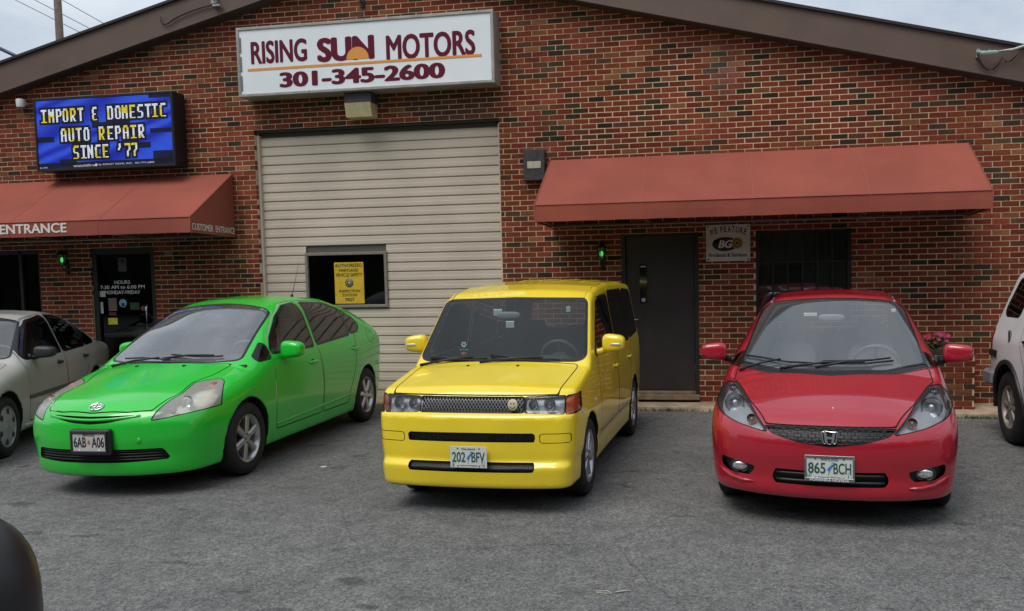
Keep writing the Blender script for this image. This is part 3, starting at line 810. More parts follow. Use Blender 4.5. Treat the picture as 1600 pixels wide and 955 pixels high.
# ---------------------------------------------------------------- signs and fittings on the wall
steel = mat('weathered_aluminium', (.36, .34, .31), .45, .35, noise=.2, nscale=6)
sg = tag(empty('shop_sign', (-3.76, -.3, 4.11)), 'white box sign reading RISING SUN MOTORS above the roller door', 'sign')
SX0, SX1, SZ0, SZ1 = -3.765, -.215, 4.11, 5.02
def smk(name, mb, m_, recalc=True): o = mb.build(name, m_, sg, recalc=recalc); o.location = (3.76, .3, -4.11); return o
g = MB()
for r_ in ((SX0, SX1, SZ0, SZ0 + .04), (SX0, SX1, SZ1 - .04, SZ1), (SX0, SX0 + .04, SZ0 + .04, SZ1 - .04), (SX1 - .04, SX1, SZ0 + .04, SZ1 - .04)): g.box(r_[0], r_[1], -.30, -.005, r_[2], r_[3], .006)
smk('cabinet', g, steel)
g = MB(); g.box(SX0 + .035, SX1 - .035, -.285, -.27, SZ0 + .035, SZ1 - .035); smk('face', g, mat('white_sign_acrylic', (.80, .84, .88), .3, noise=.04, nscale=1.5))
g = MB()
for z in (4.3, 4.55, 4.8): g.box(SX0 + .042, SX0 + .062, -.297, -.284, z - .1, z + .09)
g.box(-1.95, -1.942, -.304, -.298, SZ1 - .04, SZ1); g.box(-2.75, -2.742, -.304, -.298, SZ0, SZ0 + .04); smk('retainer', g, mat('dull_steel', (.22, .21, .2), .5, .5))
maroon = mat('maroon_vinyl', (.125, .010, .03), .6, spec=.15); orange = mat('orange_vinyl', (.76, .30, .055), .45)
def sp(px, py): return wx(px, py, -.287)
def s_text(t, l, r, bold, shear=0.):
    (u0, v0), (u1, v1) = l, r          # lower-left, upper-right pixel
    a, z0 = sp(u0, v0); b, z1 = sp(u1, v1); q = MB(); text_into(q, t, (a, -.2875, z0), EX, EZ, b - a, z1 - z0, bold, shear); return q
# pixel slopes come from the lens tilt only: boxes are given in sign coordinates
def s_box(t, x0, x1, z0, z1, bold):
    q = MB(); text_into(q, t, (x0, -.2875, z0), EX, EZ, x1 - x0, z1 - z0, bold); return q
q = s_box('RISING', -3.565, -2.76, 4.53, 4.83, .038); smk('lettering', q, maroon, False)
q = s_box('SUN', -2.62, -1.82, 4.50, 4.815, .06); smk('lettering', q, maroon, False)
q = s_box('MOTORS', -1.66, -.46, 4.47, 4.79, .038); smk('lettering', q, maroon, False)
q = s_box('301-345-2600', -3.17, -.87, 4.205, 4.405, .055); smk('phone_number', q, maroon, False)
q = MB(); cx, cz, rr = -2.055, 4.515, .155
q.add([(cx + rr * math.cos(math.pi * k / 24), -.2895, cz + rr * math.sin(math.pi * k / 24)) for k in range(25)], [tuple(range(25))]); smk('rising_sun', q, orange, False)
q = MB(); q.box(-3.62, -.38, -.2892, -.286, 4.445, 4.478, .001); smk('underline', q, orange)

# LED message board
LX0, LX1, LZ0, LZ1, LY = -6.91, -4.75, 3.245, 4.255, -.30
led = tag(empty('message_board', (LX0, LY, LZ0)), 'blue LED message board reading IMPORT & DOMESTIC AUTO REPAIR', 'message board')
def lmk(name, mb, m_, recalc=False): o = mb.build(name, m_, led, recalc=recalc); o.location = (-LX0, -LY, -LZ0); return o
g = MB(); g.box(LX0, LX1, LY + .012, -.02, LZ0, LZ1, .01)
for r_ in ((LX0, LX1, LZ0, LZ0 + .03), (LX0, LX1, LZ1 - .03, LZ1), (LX0, LX0 + .03, LZ0 + .03, LZ1 - .03), (LX1 - .03, LX1, LZ0 + .03, LZ1 - .03)): g.box(r_[0], r_[1], LY, LY + .013, r_[2], r_[3], .003)
lmk('cabinet', g, mat('black_cabinet', (.010, .010, .011), .45), True)
FONT = {'I': '11111 00100 00100 00100 00100 00100 11111', 'M': '10001 11011 10101 10101 10001 10001 10001', 'P': '11110 10001 10001 11110 10000 10000 10000', 'O': '01110 10001 10001 10001 10001 10001 01110', 'R': '11110 10001 10001 11110 10100 10010 10001', 'T': '11111 00100 00100 00100 00100 00100 00100', '&': '01110 10000 10000 01100 10000 10000 01110', 'D': '11110 10001 10001 10001 10001 10001 11110', 'E': '11111 10000 10000 11110 10000 10000 11111', 'S': '01111 10000 10000 01110 00001 00001 11110', 'C': '01111 10000 10000 10000 10000 10000 01111', 'A': '01110 10001 10001 11111 10001 10001 10001', 'U': '10001 10001 10001 10001 10001 10001 01110', 'N': '10001 11001 10101 10101 10011 10001 10001', "'": '00100 00100 01000 00000 00000 00000 00000', '7': '11111 00001 00001 00010 00100 00100 00100', ' ': '00000 ' * 7}
NCX, NCZ = 140, 62
scr = np.zeros((NCZ, NCX, 3))
uu, vv = np.meshgrid(np.arange(NCX), np.arange(NCZ))
wave = .5 + .5 * np.sin(uu * .13 + vv * .35 + 2 * np.sin(vv * .12 + uu * .03))
for c_, (a, b) in enumerate(((.004, .03), (.02, .10), (.45, .85))): scr[..., c_] = a + (b - a) * wave
for (r0, r1, c0, c1) in ((0, 3, 118, 140), (22, 27, 58, 98), (33, 38, 0, 18), (30, 34, 118, 140), (42, 47, 100, 118), (50, 60, 120, 140), (54, 60, 22, 40), (38, 44, 40, 56), (57, 62, 0, 140)): scr[r0:r1, c0:c1] = scr[r0:r1, c0:c1] * .06
inkm = np.zeros((NCZ, NCX), bool)
def led_line(t, r0, x0, x1):
    n = len(t); p = (x1 - x0) / n
    for i, ch in enumerate(t):
        rows = FONT[ch].split()
        for r in range(12):
            for c in range(5):
                if rows[r * 7 // 12][c] == '1':
                    cc = int(round(x0 + i * p)) + c; inkm[r0 + r, cc] = True; inkm[r0 + r, min(cc + 1, NCX - 1)] = True
led_line('IMPORT & DOMESTIC', 8, 5, 137); led_line('AUTO REPAIR', 26, 25, 114); led_line("SINCE '77", 42, 37, 106)
halo = inkm.copy()
for dr in (-2, -1, 0, 1, 2):
    for dc in (-2, -1, 0, 1, 2): halo |= np.roll(np.roll(inkm, dr, 0), dc, 1)
scr[halo] *= .05
tone = rng.random((NCZ, NCX)); blkx = (np.sin(uu * .21) + np.sin(vv * .4 + uu * .11)) > .35
ink = np.where((tone > .5)[..., None], np.array([.95, .9, .95]), np.array([.70, .86, .95]))
ink = np.where(blkx[..., None], np.array([.95, .78, .05]) * (.75 + .25 * tone[..., None]), ink)
scr[inkm] = ink[inkm]
g = MB(); pw = (LX1 - LX0 - .07) / NCX; ph = (LZ1 - LZ0 - .07) / NCZ
for r in range(NCZ):
    for c in range(NCX):
        x = LX0 + .035 + c * pw; z = LZ1 - .035 - (r + 1) * ph
        g.quad((x + .0018, LY + .0085, z + .0018), (x + pw - .0018, LY + .0085, z + .0018), (x + pw - .0018, LY + .0085, z + ph - .0018), (x + .0018, LY + .0085, z + ph - .0018), col=tuple(scr[r, c]))
lmk('display', g, attr_mat('led_pixels', emit=.85))
g = MB(); text_into(g, 'watchfire', (-6.33, LY + .004, LZ0 + .042), EX, EZ, .34, .036, .012); text_into(g, 'by KERLEY SIGNS, INC.  301-773-6800', (-5.93, LY + .004, LZ0 + .044), EX, EZ, .86, .030, .012); g.lathe([(LY + .004, 0), (LY + .004, .02)], 14, 'y', (-5.97, 0, LZ0 + .06)); text_into(g, 'EL-MM', (LX0 + .05, LY + .004, LZ0 + .04), EX, EZ, .12, .02, .01)
lmk('maker_name', g, white)

# awnings
def awning_cloth(nm, col):
    M = mat(nm, col, .85, noise=.16, nscale=1.1, ndetail=8, bump=.5, bscale=7, spec=.2); return M
terra = awning_cloth('terracotta_canvas', (.29, .078, .054)); pipe = mat('galvanised_pipe', (.22, .21, .2), .45, .4)
def awning(label, X0, X1, seams):
    root = tag(empty('awning', (X0, 0, 2.3)), label, 'awning')
    def mk(name, mb, m_, recalc=True): o = mb.build(name, m_, root, recalc=recalc); o.location = (-X0, 0, -2.3); return o
    yT, zT, yF, zF, zB = -.02, 3.14, -1.0, 2.485, 2.29
    g = MB(); N = 40
    for k in range(N + 1):
        x = X0 + (X1 - X0) * k / N; sag = .022 * math.sin(math.pi * ((k * seams / N) % 1)) if 0 < k < N else 0
        g.v += [(x, yT, zT), (x, yT + (yF - yT) * .5, zT + (zF - zT) * .5 - sag), (x, yF, zF), (x, yF - .002, (zF + zB) / 2), (x, yF, zB + .002 * math.sin(k * 1.7)), (x, yF + .012, zB + .002 * math.sin(k * 1.7))]
    for k in range(N):
        for r in range(5): g.f.append([k * 6 + r, (k + 1) * 6 + r, (k + 1) * 6 + r + 1, k * 6 + r + 1]); g.sm.append(False); g.c.append(None)
    for x, s in ((X0, -1), (X1, 1)): g.add([(x, yT, zT), (x, yF, zF), (x, yF, zB), (x, yT, 2.265)], [(0, 1, 2, 3)])
    mk('canopy', g, terra)
    g = MB()
    for x in (X0, X1): g.tube([(x, yT, zT), (x, yF - .004, zF), (x, yF - .004, zB)], .008, 6)
    g.tube([(X0, yF - .003, zF), (X1, yF - .003, zF)], .006, 6); mk('piping', g, mat('canvas_edge', (.26, .06, .042), .8))
    for k in range(1, seams):
        x = X0 + (X1 - X0) * k / seams; g = MB(); g.box(x - .006, x + .006, -.001, 0, 0, 1); V = g.v
        g = MB(); g.add([(x - .004, yT - .003, zT + .004), (x + .004, yT - .003, zT + .004), (x + .004, yF - .003, zF + .003), (x - .004, yF - .003, zF + .003)], [(0, 1, 2, 3)]); g.add([(x - .004, yF - .006, zF), (x + .004, yF - .006, zF), (x + .004, yF - .006, zB), (x - .004, yF - .006, zB)], [(0, 1, 2, 3)]); mk('seam', g, mat('canvas_seam', (.345, .084, .055), .85))
    g = MB(); g.tube([(X0 + .03, yF + .03, zB + .03), (X1 - .03, yF + .03, zB + .03)], .014, 8); g.tube([(X0 + .03, -.05, 2.285), (X1 - .03, -.05, 2.285)], .014, 8)
    mk('frame_rail', g, pipe)
    n = max(3, int((X1 - X0) / 1.2))
    for k in range(n + 1):
        x = X0 + .04 + (X1 - X0 - .08) * k / n; g = MB(); g.tube([(x, -.04, 3.08), (x, yF + .04, zF - .03), (x, yF + .03, zB + .03), (x, -.05, 2.285)], .012, 6); mk('frame_rafter', g, pipe)
    return root, mk
aw1, mk1 = awning('long terracotta awning over the brown door and barred window', .425, 5.53, 4)
aw2, mk2 = awning('terracotta awning lettered CUSTOMER ENTRANCE on its right end', -9.4, -4.085, 4)
vin = mat('cream_vinyl', (.70, .66, .60), .6)
g = MB(); ea, _ = wx(-1, 355, -1.0075); eb, _ = wx(104, 355, -1.0075)
text_into(g, 'ENTRANCE', (ea, -1.0075, 2.335), EX, EZ, eb - ea, .128, .03); mk2('lettering', g, vin, False)
g = MB(); text_into(g, 'CUSTOMER', (ea - .12 - (eb - ea) * 1.05, -1.0075, 2.335), EX, EZ, (eb - ea) * 1.05, .128, .03); mk2('lettering', g, vin, False)
g = MB(); text_into(g, 'CUSTOMER  ENTRANCE', (-4.077, -.975, 2.325), (0, 1, -.022), EZ, .935, .088, .02); mk2('lettering', g, vin, False)

# feature sign beside the brown door
BX0, BX1, BZ0, BZ1 = 2.413, 2.962, 1.79, 2.25
fs = tag(empty('feature_sign', (BX0, -.02, BZ0)), 'small white sign reading WE FEATURE BG Products & Services', 'sign')
def fmk(name, mb, m_, recalc=False): o = mb.build(name, m_, fs, recalc=recalc); o.location = (-BX0, .02, -BZ0); return o
g = MB(); g.box(BX0, BX1, -.022, -.004, BZ0, BZ1, .003); fmk('panel', g, mat('white_painted_metal', (.62, .62, .60), .4, noise=.06, nscale=5), True)
bc = (BX0 + BX1) / 2
g = MB(); msg = 'WE FEATURE'; ws = [1.25, .85, .5, .8, .85, 1, .85, 1, .95, .85]; tot = sum(ws); pos = 0
for ch, w_ in zip(msg, ws):
    a = math.radians(112 - (pos + w_ / 2) / tot * 44 * 1.0 - 0) ; pos += w_
    R_ = .60; ang = a; px_, pz_ = bc + R_ * math.cos(ang) * .98, BZ0 + .395 - R_ + R_ * math.sin(ang) - .03
    if ch != ' ':
        u = np.array((math.sin(ang), 0, -math.cos(ang))); v = np.array((math.cos(ang), 0, math.sin(ang))); wd = .41 / tot * w_ * .86
        text_into(g, ch, np.array((px_, -.0235, pz_)) - u * wd / 2 - v * .0, u, v, wd, .078, .03)
text_into(g, 'Products & Services', (BX0 + .035, -.0235, BZ0 + .052), EX, EZ, .475, .052, .025); fmk('lettering', g, blk)
g = MB(); g.add([(bc - .035 + .155 * math.cos(t) * (1.05), -.0233, BZ0 + .215 + .088 * math.sin(t)) for t in np.linspace(0, 2 * math.pi, 40)[:-1]], [tuple(range(39))]); g.add([(bc - .18, -.0233, BZ0 + .262), (bc - .19, -.0233, BZ0 + .24), (bc - .10, -.0233, BZ0 + .235), (bc - .10, -.0233, BZ0 + .28)], [(0, 1, 2, 3)]); fmk('black_swoosh', g, blk)
g = MB(); g.lathe([(-.0245, 0), (-.0245, .072)], 26, 'y', (bc + .112, 0, BZ0 + .225)); fmk('gold_disc', g, mat('gold_print', (.42, .27, .02), .45))
g = MB(); g.lathe([(-.0252, .040), (-.0252, .050)], 22, 'y', (bc + .112, 0, BZ0 + .225)); g.lathe([(-.0252, .0), (-.0252, .018)], 12, 'y', (bc + .112, 0, BZ0 + .225)); fmk('disc_print', g, blk)
g = MB(); text_into(g, 'BG', (bc - .125, -.0258, BZ0 + .165), EX, EZ, .165, .10, .05, .25); fmk('initials', g, white)
g = MB()
for x in (BX0 + .025, BX1 - .025):
    for z in (BZ0 + .025, BZ1 - .025): g.lathe([(-.026, 0), (-.0245, .010), (-.022, .012)], 10, 'y', (x, 0, z))
fmk('screw', g, mat('rusty_screw', (.12, .06, .03), .7), True)

# coach lamps with green bulbs
def coach_lamp(x, z, label):
    root = tag(empty('coach_lamp', (x, -.01, z - .17), 0, (.85, .85, .85)), label, 'lamp', 'coach lamps with green bulbs')
    g = MB(); g.lathe([(-.10, .0), (-.10, .03), (.12, .03), (.12, 0)], 12, 'z', (0, -.005, .05)); g.tube([(0, -.01, .02), (0, -.06, -.0), (0, -.11, .05), (0, -.11, .10)], .010, 8); g.build('bracket', blackm, root)
    g = MB(); n = 6
    for k in range(n):
        t = 2 * math.pi * k / n + .5; c, s = math.cos(t), math.sin(t); g.tube([(c * .045, -.11 + s * .045, .10), (c * .072, -.11 + s * .072, .27)], .0055, 5)
    g.lathe([(.085, 0), (.085, .052), (.10, .052)], 6, 'z', (0, -.11, 0)); g.build('cage', blackm, root)
    g = MB(); g.lathe([(.27, .085), (.285, .085), (.32, .04), (.335, .018), (.36, .012), (.37, 0)], 12, 'z', (0, -.11, 0)); g.lathe([(.27, 0), (.27, .085)], 12, 'z', (0, -.11, 0)); g.build('cap', blackm, root)
    g = MB(); g.lathe([(.10, .040), (.265, .064)], 6, 'z', (0, -.11, 0)); g.build('glass', glass_mat('lamp_glass', (.55, .7, .58), .1, 1., .25, (.25, .4, .28)), root)
    g = MB(); g.ellipsoid((0, -.11, .185), (.026, .026, .042), 2, 14, 8); g.build('bulb', mat('green_bulb', (.05, .5, .1), .4, emit=((.12, .9, .22), 1.0)), root)
coach_lamp(-6.77, 2.02, 'black coach lamp with green bulb left of the glass entrance door')
coach_lamp(1.085, 1.93, 'black coach lamp with green bulb left of the brown door')

# wall pack over the roller door
wp = tag(empty('wall_pack_light', (-2.1, 0, 3.8)), 'boxy wall light with yellowed lens under the shop sign', 'light')
g = MB(); g.prism([(-.195, .17), (.175, .17), (.175, .355), (-.195, .355)], -.22, -.0); g.build('housing', mat('grey_housing', (.045, .045, .048), .5, noise=.2), wp)
g = MB(); g.v = []; g.add([(-.19, -.235, .17), (.17, -.235, .17), (.17, -.19, -.01), (-.19, -.19, -.01), (-.19, 0, .17), (.17, 0, .17), (.17, 0, -.01), (-.19, 0, -.01)], [(0, 1, 2, 3), (1, 5, 6, 2), (4, 0, 3, 7), (3, 2, 6, 7)]); g.build('lens', mat('yellowed_lens', (.50, .43, .25), .35, noise=.12, nscale=14), wp)
# flat metal floodlight box by the right awning
fb = tag(empty('flood_light_box', (.08, 0, 2.88)), 'dark grey metal light box beside the long awning', 'light')
g = MB(); g.box(.0, .285, -.10, -.003, .0, .40, .008); g.build('housing', mat('old_dark_steel', (.035, .03, .032), .6, noise=.5, nscale=14), fb)
g = MB(); g.box(.055, .235, -.108, -.098, .155, .245, .004); g.build('lens', mat('pale_lens', (.45, .40, .30), .35, noise=.15, nscale=20), fb)
# small white camera on the left gable
wc = tag(empty('security_camera', (-7.3, 0, 4.2)), 'small white dome camera left of the message board', 'camera')
g = MB(); g.lathe([(.0, .055), (.10, .062), (.115, .05), (.115, 0)], 18, 'z', (0, -.09, .0)); g.box(-.03, .03, -.06, 0, .04, .09, .004); g.build('housing', mat('white_plastic', (.62, .61, .58), .4), wc)
g = MB(); g.ellipsoid((0, -.09, 0), (.048, .048, .04), 2, 14, 8); g.build('dome', mat('grey_dome', (.2, .2, .21), .2), wc)
# clip and small fixings
sp_ = tag(empty('wall_plaque', (-5.2, 0, 2.04)), 'tiny pale plaque on the bricks right of the entrance', 'plaque'); g = MB(); g.box(0, .125, -.012, -.002, 0, .045, .002); g.build('plate', mat('pale_plaque', (.25, .23, .2), .6), sp_); g = MB(); g.box(.01, .115, -.0135, -.0125, .018, .027); g.build('print', blk, sp_)
# cable hook and bracket on the left rake, insulator on the right
x_, z_ = wx(336, 6, -.2)
ck = tag(empty('service_bracket', (x_, -.2, z_)), 'black service cable and steel bracket on the left rake board', 'bracket')
P = [wx(u, v, -.225) for u, v in ((332, 8), (318, 11), (300, 17), (283, 24), (270, 31), (262, 37), (256, 38), (251, 33), (252, 26))]
g = MB(); g.tube([(a - x_, -.025, b - z_) for a, b in P], .010, 8); g.build('cable', mat('black_rubber', (.012, .012, .012), .6), ck)
g = MB(); g.box(-.03, .05, -.06, .0, -.02, .10, .006); g.box(.0, .11, -.07, -.02, -.055, -.03, .004); g.tube([(.03, -.05, .02), (.03, -.12, .06), (.03, -.14, .14)], .012, 8); g.build('bracket', mat('galvanised', (.35, .36, .35), .5, .4, noise=.3, nscale=30), ck)
x_, z_ = wx(1530, 84, -.2)
iz = tag(empty('insulator', (x_, -.2, z_)), 'pale green cable insulator with wires on the right rake board', 'insulator')
g = MB(); g.tube([(-.02, -.01, .0), (-.02, -.10, .0)], .020, 10); g.box(-.04, .0, -.03, -.0, -.05, .05, .004); g.tube([(.16, -.10, -.01), (.34, -.10, .0), (.6, -.2, .06), (1.6, -.6, .25)], [.010, .018, .014, .012], 8); g.build('bracket', mat('galvanised', (.35, .36, .35), .5, .4, noise=.3, nscale=30), iz)
g = MB(); g.lathe([(-.02, 0), (-.02, .022), (.02, .03), (.05, .024), (.08, .032), (.11, .026), (.15, .03), (.18, .015), (.18, 0)], 14, 'x', (0, -.10, -.02)); g.build('insulator_body', mat('green_glazed', (.25, .38, .34), .2, coat=.5), iz)
P = [wx(u, v, -.23) for u, v in ((1527, 85), (1530, 95), (1537, 105), (1544, 110), (1553, 108), (1561, 99), (1566, 90), (1572, 97), (1580, 95), (1590, 85), (1605, 75))]
g = MB(); g.tube([(a - x_, -.03, b - z_) for a, b in P], .008, 8); g.build('wire', mat('black_rubber', (.012, .012, .012), .6), iz)
x_, z_ = wx(566, 6, -.02); hk = tag(empty('wall_hook', (x_, 0, z_)), 'small dark hook on the bricks above the shop sign', 'hook'); g = MB(); g.box(-.03, .03, -.03, .0, -.05, .06, .005); g.tube([(0, -.03, .02), (0, -.08, .0), (0, -.08, .05)], .012, 8); g.build('hook', dark, hk)

# brick planter with flowers
plm = tag(empty('brick_planter', (5.28, -.18, -.05)), 'low brick planter pier between the red car and white SUV', 'planter')
g = MB(); g.box(-.26, .26, -.155, .175, .0, .72); g.build('core', mortar, plm)
for k in range(11):
    z0 = k * H_ + .002; dk = (k == 10)
    for sgn in (0,):
        xs_ = [-.27 + (L_ / 2 if k % 2 else 0) + i * L_ for i in range(-1, 4)]
        for a in xs_:
            a0, b0 = max(a, -.27), min(a + L_ - J_, .27)
            if b0 - a0 < .03: continue
            g = MB(); g.box(a0, b0, -.165, -.06, z0, z0 + H_ - J_, .003, col=brick_col() if k < 9 else (.06, .05, .045)); g.build('brick', brickmat, plm)
    for y0 in (-.055, .055):
        g = MB(); g.box(-.27, -.255, y0, y0 + .10, z0, z0 + H_ - J_, col=brick_col()); g.build('brick', brickmat, plm)
fl_ = tag(empty('flower_pot_plant', (5.13, -.2, .70)), 'pink and red petunias growing on the brick planter', 'plant')
leaf = mat('petunia_leaf', (.035, .075, .025), .6); g = MB()
for _ in range(420):
    r = abs(random.gauss(0, .5)); t = random.uniform(0, 6.28); p = Vector((.20 * r * math.cos(t), .12 * r * math.sin(t), random.uniform(-.02, .13) * (1.2 - .5 * r))); s_ = random.uniform(.012, .024)
    a = Vector((random.gauss(0, 1), random.gauss(0, 1), random.gauss(0, .6))).normalized(); b = a.orthogonal().normalized()
    g.add([p - a * s_, p + b * s_ * .55, p + a * s_, p - b * s_ * .55], [(0, 1, 2, 3)])
g.build('foliage', leaf, fl_, recalc=False)
for k in range(20):
    u, v = random.uniform(-.17, .17), random.uniform(-.1, .08); p = Vector((u, v - .03, .10 + random.uniform(-.03, .07))); g = MB(); R_ = random.uniform(.022, .034)
    ax = Vector((random.uniform(-.5, .3), -1, random.uniform(.0, .9))).normalized(); e1 = ax.orthogonal().normalized(); e2 = ax.cross(e1)
    V = [p]; 
    for i in range(10): t = i * math.pi / 5; rr = R_ * (1 if i % 2 == 0 else .78); V.append(p + ax * .012 + e1 * rr * math.cos(t) + e2 * rr * math.sin(t))
    g.add(V, [(0, 1 + i, 1 + (i + 1) % 10) for i in range(10)]); c = random.choice([(.42, .02, .08), (.45, .06, .16), (.38, .015, .03)]); g.build('flower', mat('petal_%d' % int(c[1] * 1000), c, .6), fl_, recalc=False)

# weeds along the concrete edge
g = MB()
for cx, cy, n in ((5.5, -.64, 150), (5.9, -.66, 90), (4.9, -.58, 60), (1.95, -.30, 70), (2.15, -.29, 50), (1.72, -.28, 60), (2.6, -.33, 30), (-1.85, -.17, 25)):
    for _ in range(n):
        p = Vector((cx + random.gauss(0, .13), cy + random.gauss(0, .022), GZ)); h = random.uniform(.015, .06); d = Vector((random.uniform(-.5, .5), random.uniform(-.5, .5), 1)) * h; s_ = Vector((.004, random.uniform(-.002, .002), 0))
        g.add([p - s_, p + s_, p + d], [(0, 1, 2)])
tag(g.build('kerb_weeds', mat('weed_green', (.05, .085, .025), .8, noise=.3, nscale=8), recalc=False), 'sparse green weeds along the concrete edge', 'weeds', kind='stuff')
# loose grit on the asphalt, thicker against the concrete
g = MB()
for i in range(1500):
    x = random.uniform(-8, 7)
    y = random.uniform(-8.6, -.2) if i % 3 else -np.interp(x, [-9, -3, 2, 5.5, 8.2], [.14, .14, .27, .60, .74]) - abs(random.gauss(0, .12)) - .02
    r = random.uniform(.002, .0055); p = np.array((x, y, GZ)); t = random.uniform(0, 6.28)
    V = [p + np.array((r * math.cos(t + k * 2.1) * random.uniform(.7, 1.4), r * math.sin(t + k * 2.1) * random.uniform(.7, 1.4), -.001)) for k in range(3)] + [p + np.array((0, 0, r * .9))]
    sh = random.choice((.10, .2, .32, .5)); g.add(V, [(0, 1, 3), (1, 2, 3), (2, 0, 3)], col=(sh, sh * .95, sh * .86))
tag(g.build('loose_grit', attr_mat('grit', rough=.9), recalc=False), 'scattered pale grit on the asphalt and along the wall', 'grit', kind='stuff')
# litter
dg = lambda u, v: (lambda d: CAM_POS + d * ((GZ - CAM_POS.z) / d.z))(cam_ray(u, v))
p = dg(962, 927); tw = tag(empty('twig', tuple(p)), 'pale snapped twig lying on the asphalt in front', 'twig'); g = MB(); g.tube([(0, 0, .006), (.045, .02, .009), (.085, .03, .006)], [.004, .0045, .002], 6); g.tube([(-.02, -.02, .005), (-.10, -.02, .005), (-.11, .0, .005), (-.05, .012, .005), (-.02, -.01, .005)], .003, 6); g.build('stick', mat('dry_wood', (.42, .38, .33), .8), tw)
p = dg(506, 730); cn = tag(empty('bottle_cap', tuple(p)), 'flattened pale bottle cap on the asphalt between green and yellow cars', 'bottle cap'); g = MB(); g.lathe([(.0, 0), (.0, .03), (.006, .032), (.009, .02), (.007, 0)], 16, 'z'); g.build('lid', mat('pale_lid', (.5, .5, .48), .5), cn)

# the far side of the street behind the photographer: a dense row of trees that the glass and paint mirror
g = MB(); NXT = 150
tz = [0, 1.5, 3, 4.5, 6, 7.5, 9, 10.2]
hs = [1 + .22 * math.sin(i * .55) + .16 * math.sin(i * 1.37 + 1) + random.uniform(-.1, .1) for i in range(NXT)]
for i in range(NXT):
    x = -75 + i * 1.0
    for k, z in enumerate(tz): g.v.append((x + random.uniform(-.4, .4), -29 + random.uniform(-1.2, 1.2) - 1.8 * (z / 10) ** 2 - .8 * math.sin(i * .9 + k), GZ + z * hs[i] * 1.2))
for i in range(NXT - 1):
    for k in range(len(tz) - 1): n0 = i * len(tz) + k; g.f.append([n0, n0 + len(tz), n0 + len(tz) + 1, n0 + 1]); g.sm.append(False); g.c.append(None)
tag(g.build('tree_line', mat('far_foliage', (.045, .065, .028), .95, noise=.5, nscale=.9, ndetail=8), recalc=False), 'dense dark row of trees across the street mirrored in the cars', 'trees', kind='stuff')

# utility pole, wires and blue mast behind the roof
def far(px, py, Y): d = cam_ray(px, py); return CAM_POS + d * ((Y - CAM_POS.y) / d.y)
a = far(93.5, 75, 26); b = far(88.5, -25, 26)
up_ = tag(empty('utility_pole', (a.x, 26, GZ)), 'weathered wooden utility pole rising behind the roof', 'utility pole')
g = MB(); g.tube([(0, 0, 0), (b.x - a.x, 0, b.z - GZ + 1.0)], [.20, .165], 14); g.build('pole', mat('weathered_wood', (.11, .085, .068), .9, noise=.25, nscale=6), up_)
for i, (q0, q1) in enumerate((((15, -5), (132, 54)), ((40, -8), (147, 48)), ((70, -16), (168, 40)))):
    A_ = far(*q0, 26.5); B_ = far(q1[0] + 60, q1[1] + (q1[1] - q0[1]) / (q1[0] - q0[0]) * 60, 26.5); A2 = A_ + (A_ - B_) * 1.2; w = tag(empty('overhead_wire', tuple(A2)), ['lowest of three thin wires crossing the utility pole', 'middle of three thin wires crossing the utility pole', 'highest of three thin wires crossing the utility pole'][i], 'wire', 'wires behind the roof'); g = MB(); g.tube([(0, 0, 0), tuple((B_ - A2) * .5 + Vector((0, 0, -.02))), tuple(B_ - A2)], .017, 6); g.build('strand', mat('wire_grey', (.05, .05, .055), .6), w)
A_ = far(-30, 62, 12); B_ = far(60, 104, 12); bm_ = tag(empty('blue_mast', tuple(A_)), 'dark blue sloping metal mast behind the left roof edge', 'mast'); g = MB(); g.tube([(0, 0, 0), tuple(B_ - A_)], .055, 10); g.build('tube', mat('navy_paint', (.015, .022, .06), .4), bm_)
# ---------------------------------------------------------------- cars
def m_obj(name, M, material, parent, offset=0.0):
    F = M['F']
    if len(F) == 0: return None
    used = np.unique(F[F >= 0]); remap = -np.ones(len(M['V']) + 1, int); remap[used] = np.arange(len(used))
    V = M['V'][used] + M['N'][used] * offset; N = M['N'][used]
    faces = [[remap[i] for i in f if i >= 0] for f in F]
    me = bpy.data.meshes.new(name); me.from_pydata(V.tolist(), [], faces); me.update()
    me.polygons.foreach_set('use_smooth', [True] * len(me.polygons))
    me.normals_split_custom_set_from_vertices(N.tolist())
    return link_mesh(name, me, material, parent)

def m_sides(name, M, material, parent, offset=0.0):
    for part in m_split(M, M['V'][:, 0]): m_obj(name, part, material, parent, offset)

def m_cat(Ms):
    V = []; N = []; F = []; n = 0
    for M in Ms:
        f = M['F'].copy(); f[f >= 0] += n; V.append(M['V']); N.append(M['N']); F.append(f); n += len(M['V'])
    return dict(V=np.concatenate(V), N=np.concatenate(N), F=np.concatenate(F))

rubber = mat('tyre_rubber', (.014, .014, .015), .75, noise=.25, nscale=14)
blackpl = mat('black_plastic', (.013, .013, .014), .45)
trimblk = mat('gloss_black_trim', (.008, .008, .009), .22, spec=.5)
seamm = mat('panel_gap', (.006, .006, .006), .8)
welld = mat('wheel_well', (.008, .008, .008), .95)
inter = mat('car_interior_grey', (.22, .22, .225), .85)
interd = mat('car_interior_dark', (.065, .065, .068), .8)
chrome = mat('chrome', (.75, .75, .76), .12, 1.)
alloy = mat('alloy_silver', (.52, .53, .54), .3, .85)
reflector = mat('lamp_reflector', (.80, .81, .83), .3, .4, noise=.35, nscale=35)
lens = glass_mat('lamp_lens', (.86, .88, .90), .04, 1.0, .05, (.6, .62, .65))
lens_old = glass_mat('hazed_lamp_lens', (.86, .86, .82), .10, 1.0, .30, (.92, .90, .82))
ws_glass = glass_mat('windscreen_glass', (.88, .92, .92), .015, 2.2, .09, (.55, .60, .63))  # pale haze colour stands in for sky reflected in the glass
side_glass = glass_mat('tinted_side_glass', (.16, .17, .17), .015, 1.6)
clear_side = glass_mat('side_glass', (.42, .45, .45), .015, 1.6)
